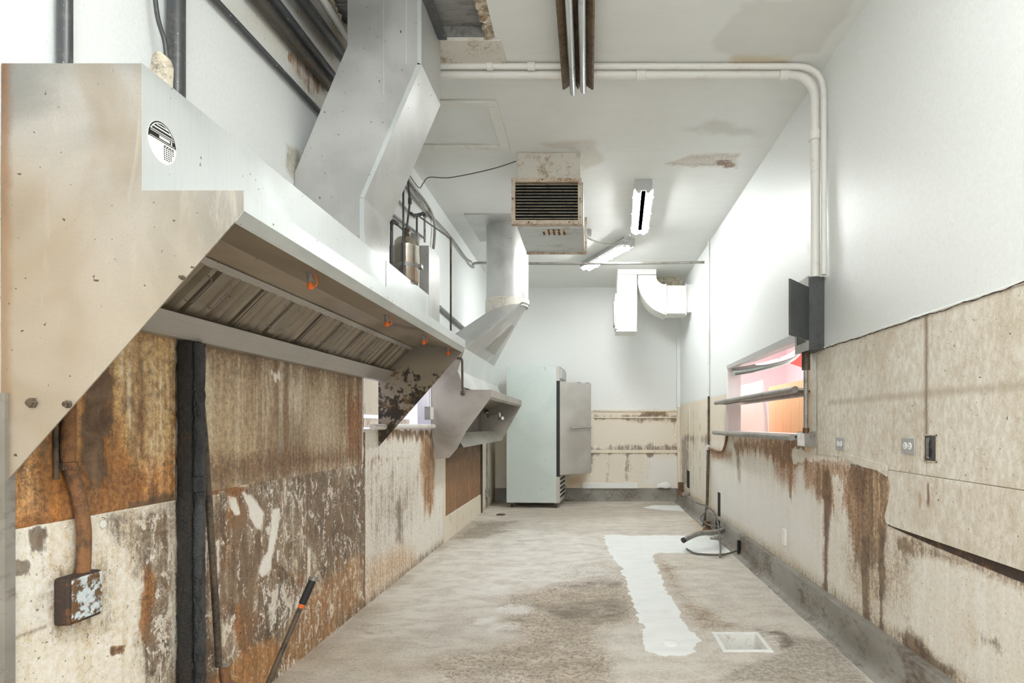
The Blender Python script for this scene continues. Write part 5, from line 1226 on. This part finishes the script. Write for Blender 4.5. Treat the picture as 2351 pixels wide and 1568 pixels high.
in_ = cr([(*bq(1530,653),0), (*bq(1518,650),0), (*bq(1509,642),0), (*bq(1507,631),0)], 4)
prismo('elbow', [(v.x, v.y) for v in out_]+[(v.x, v.y) for v in in_], 'y', 8.61, 8.98, M['white_duct'], bd)
boxo('straight_run', bq(1529,0)[0], bq(1577,0)[0], 8.61, 8.98, bq(0,719)[1], bq(0,655)[1], M['white_duct'], bd)
for px in (1529, 1575): boxo('flange', bq(px,0)[0]-.006, bq(px,0)[0]+.006, 8.595, 8.99, bq(0,723)[1], bq(0,651)[1], M['white_duct'], bd)
boxo('wall_sleeve', bq(1577,0)[0], XR, 8.62, 8.97, bq(0,716)[1], bq(0,652)[1], M['white_duct'], bd)
o = prismo('patch_plate', [(.95,CH),(1.40,CH),(1.38,3.22),(1.30,3.14),(1.08,3.14),(.98,3.24)], 'y', 9.10, 9.115, M['putty']); tag(o, 'brownish plate hanging from the ceiling behind the white duct', 'plate')
bm = bmesh.new(); lathe(bm, (1.18,9.10,3.27), [(.012,0),(.03,-.004),(.01,-.012)], 'y', 7); bmo('hole', bm, M['rod'], o)
t = boxo('trim_2', 1.395, 1.449, 9.66, YB-.001, 1.50, 2.95, M['white']); tag(t, kind='structure')
t = boxo('trim_3', 1.41, 1.449, 9.69, YB-.001, .2, 1.50, M['cream']); tag(t, kind='structure')

# ------------------------------------------------------------------ cables, floor basin, small things
def cab(name, pts, r, m, lab, cat='cable', k=6): o = tubeo(name, cr(pts, k), r, m, None, 8); return tag(o, lab, cat)
cab('ceiling_wire', [P(940,402,4.9), P(962,431,5.3), P(972,420,5.2), P(985,407,5.1), P(1030,408,5.0), P(1100,395,4.95), P(1150,382,4.93), P(1185,370,4.93)], .004, M['cable'], 'thin dark wire looping from the left wall to the air unit')
a1 = Vector((-.02,6.72,CH-.02)); 
cab('fixture_cable', [P(1347,545,6.9), P(1365,553,6.95), P(1395,561,6.95), P(1420,556,6.85), P(1446,540,6.75)], .009, M['pipe_grey'], 'drooping armoured cable feeding the lengthwise light')
cab('fixture_cable', [P(1352,548,6.92), P(1380,558,7.0), P(1410,561,7.05), P(1440,558,7.1)], .009, M['pipe_grey'], 'drooping armoured cable feeding the angled light')
o = boxo('ceiling_junction', -.06, .03, 6.86, 6.96, CH-.05, CH-.001, M['pipe_grey'], None, .004); tag(o, 'small junction box on the ceiling right of the air unit', 'junction box')
tubeo('connector', [P(1345,543,6.9), (-.02,6.91,CH-.03)], .018, M['pipe_grey'], o)
# floor basin
t = thing('floor_sink', 'square white-rimmed floor sink set in the concrete', 'floor sink', ((DX0+DX1)/2, (DY0+DY1)/2, -.12))
bm = bmesh.new(); r1 = .024
for (a0, a1_, b0, b1) in ((DX0,DX1,DY0,DY0+r1),(DX0,DX1,DY1-r1,DY1),(DX0,DX0+r1,DY0+r1,DY1-r1),(DX1-r1,DX1,DY0+r1,DY1-r1)): box(bm, a0, a1_, b0, b1, -.005, .007)
bmo('rim', bm, M['white'], t, bevel=.003)
bm = bmesh.new()
i0 = [bm.verts.new(v) for v in ((DX0+r1,DY0+r1,0),(DX1-r1,DY0+r1,0),(DX1-r1,DY1-r1,0),(DX0+r1,DY1-r1,0))]
i1 = [bm.verts.new(v) for v in ((DX0+r1+.02,DY0+r1+.02,-.2),(DX1-r1-.02,DY0+r1+.02,-.2),(DX1-r1-.02,DY1-r1-.02,-.2),(DX0+r1+.02,DY1-r1-.02,-.2))]
for k in range(4): bm.faces.new((i0[k], i0[(k+1) % 4], i1[(k+1) % 4], i1[k]))
bm.faces.new(i1); bmo('basin', bm, M['drain'], t)
# capped drain at the end of the painted trench
c = FL(1540,1480); bm = bmesh.new(); lathe(bm, (c[0],c[1],.0), [(.05,.0),(.046,.012),(.03,.018),(.01,.02)], 'z', 20)
o = bmo('cleanout_cap', bm, M['white'], None, smooth=True); tag(o, 'white painted cleanout cap near the floor sink', 'cap')
# grey hose, cables, stubs by the right wall
t = thing('flex_pipe', 'stiff grey flexible pipe sticking out of the right wall over the floor', 'pipe', (*FL(1600,1236), .02))
tubeo('pipe_run', cr([Vector((1.40,6.33,.13)), P(1640,1222,6.05), P(1610,1224,5.95), P(1590,1230,5.9), P(1570,1240,5.85)], 6), .026, M['pipe_grey'], t, 14)
tubeo('open_end', [P(1571,1239,5.85), P(1567.5,1241.5,5.84)], .027, M['rubber'], t, 14)
o = cab('bent_tube', [P(1632,1236,6.2), P(1652,1237,6.1), P(1658,1232,6.1), P(1659,1226,6.25)], .013, M['pipe_grey'], 'small bent grey tube under the flexible pipe', 'tube')
o = cab('bent_tube', [P(1625,1228,6.2), P(1640,1229,6.2), P(1655,1227,6.2)], .012, M['pipe_white'], 'short pale tube just beneath the flexible pipe', 'tube')
cab('floor_cable', [P(1597,1153,7.3), P(1610,1158,7.1), P(1625,1163,6.9), P(1640,1178,6.6), P(1648,1200,6.3), P(1651,1225,6.0), P(1654,1255,5.7), P(1653,1279,5.55)], .0085, M['cable'], 'dark cable arching out of the wall and hanging down to the floor')
cab('floor_cable', [P(1625,1163,6.9), P(1620,1175,6.8), P(1609,1188,6.7), P(1613,1197,6.6), P(1630,1206,6.5), P(1660,1211,6.4)], .007, M['cable'], 'thin dark cable looping back into the wall slot')
cab('floor_cable', [P(1576,1260,5.9), P(1592,1269,5.75), P(1610,1272,5.7), P(1650,1274,5.62), P(1675,1270,5.7), P(1703,1259,5.72)], .009, M['cable'], 'dark cable lying in an arc across the painted floor')
o = boxo('slot', 1.375, 1.40, 5.62, 5.66, .03, .15, M['dark'], wr)
t = thing('rust_flange', 'rusty floor flange with a valve at the foot of the right wall', 'pipe fitting', (1.33, 6.9, 0))
bm = bmesh.new(); lathe(bm, (1.35,6.95,0), [(.06,0),(.055,.03),(.03,.045),(.028,.10),(.04,.105),(.04,.12),(.01,.125)], 'z', 14); bmo('flange_body', bm, M['rust'], t, smooth=True)
t = thing('elbow_pipe', 'rusty elbow pipe poking from the right wall near the back corner', 'pipe', (1.42, 9.0, .4))
ze = P(0,1130,8.9).z; tubeo('pipe_run', bend((XR,8.75,ze-.02), (1.335,8.85,ze-.02), (1.335,8.85,ze+.13), .05), .032, M['pipe_grey'], t); tubeo('fitting', [(1.335,8.85,ze+.02),(1.335,8.85,ze+.15)], .042, M['rust'], t)
tubeo('elbow', cr([(1.36,8.83,ze-.02),(1.34,8.845,ze-.012),(1.335,8.85,ze+.02)], 4), .043, M['rust'], t)
# white channel lying on the back curb, foam lump
p0 = BK(1338,1107); p1 = BK(1464,1119)
o = boxo('white_channel', p0[0], p1[0], YB-.06, YB-.001, .206, .206+(p0[1]-p1[1]), M['white_plastic'], None, .004); tag(o, 'long white plastic channel lying on the back wall curb', 'channel')
bm = bmesh.new(); rr = random.Random(9)
bmesh.ops.create_icosphere(bm, subdivisions=3, radius=1)
for v in bm.verts: v.co = Vector((v.co.x*.12, v.co.y*.035, max(v.co.z, -.3)*.075*(1+.25*math.sin(v.co.x*4)))) + Vector((1.19, YB-.05, .235))
o = bmo('foam_blob', bm, M['white_plastic'], None, smooth=True); tag(o, 'white foam blob on the back curb near the right corner', 'foam')
c = FL(1150,1182); bm = bmesh.new(); lathe(bm, (c[0],c[1],0), [(.06,0),(.062,.006),(.05,.012),(.01,.013)], 'z', 20); o = bmo('drain_cover', bm, M['rod'], None); tag(o, 'small dark disc on the floor in front of the fridge', 'disc')
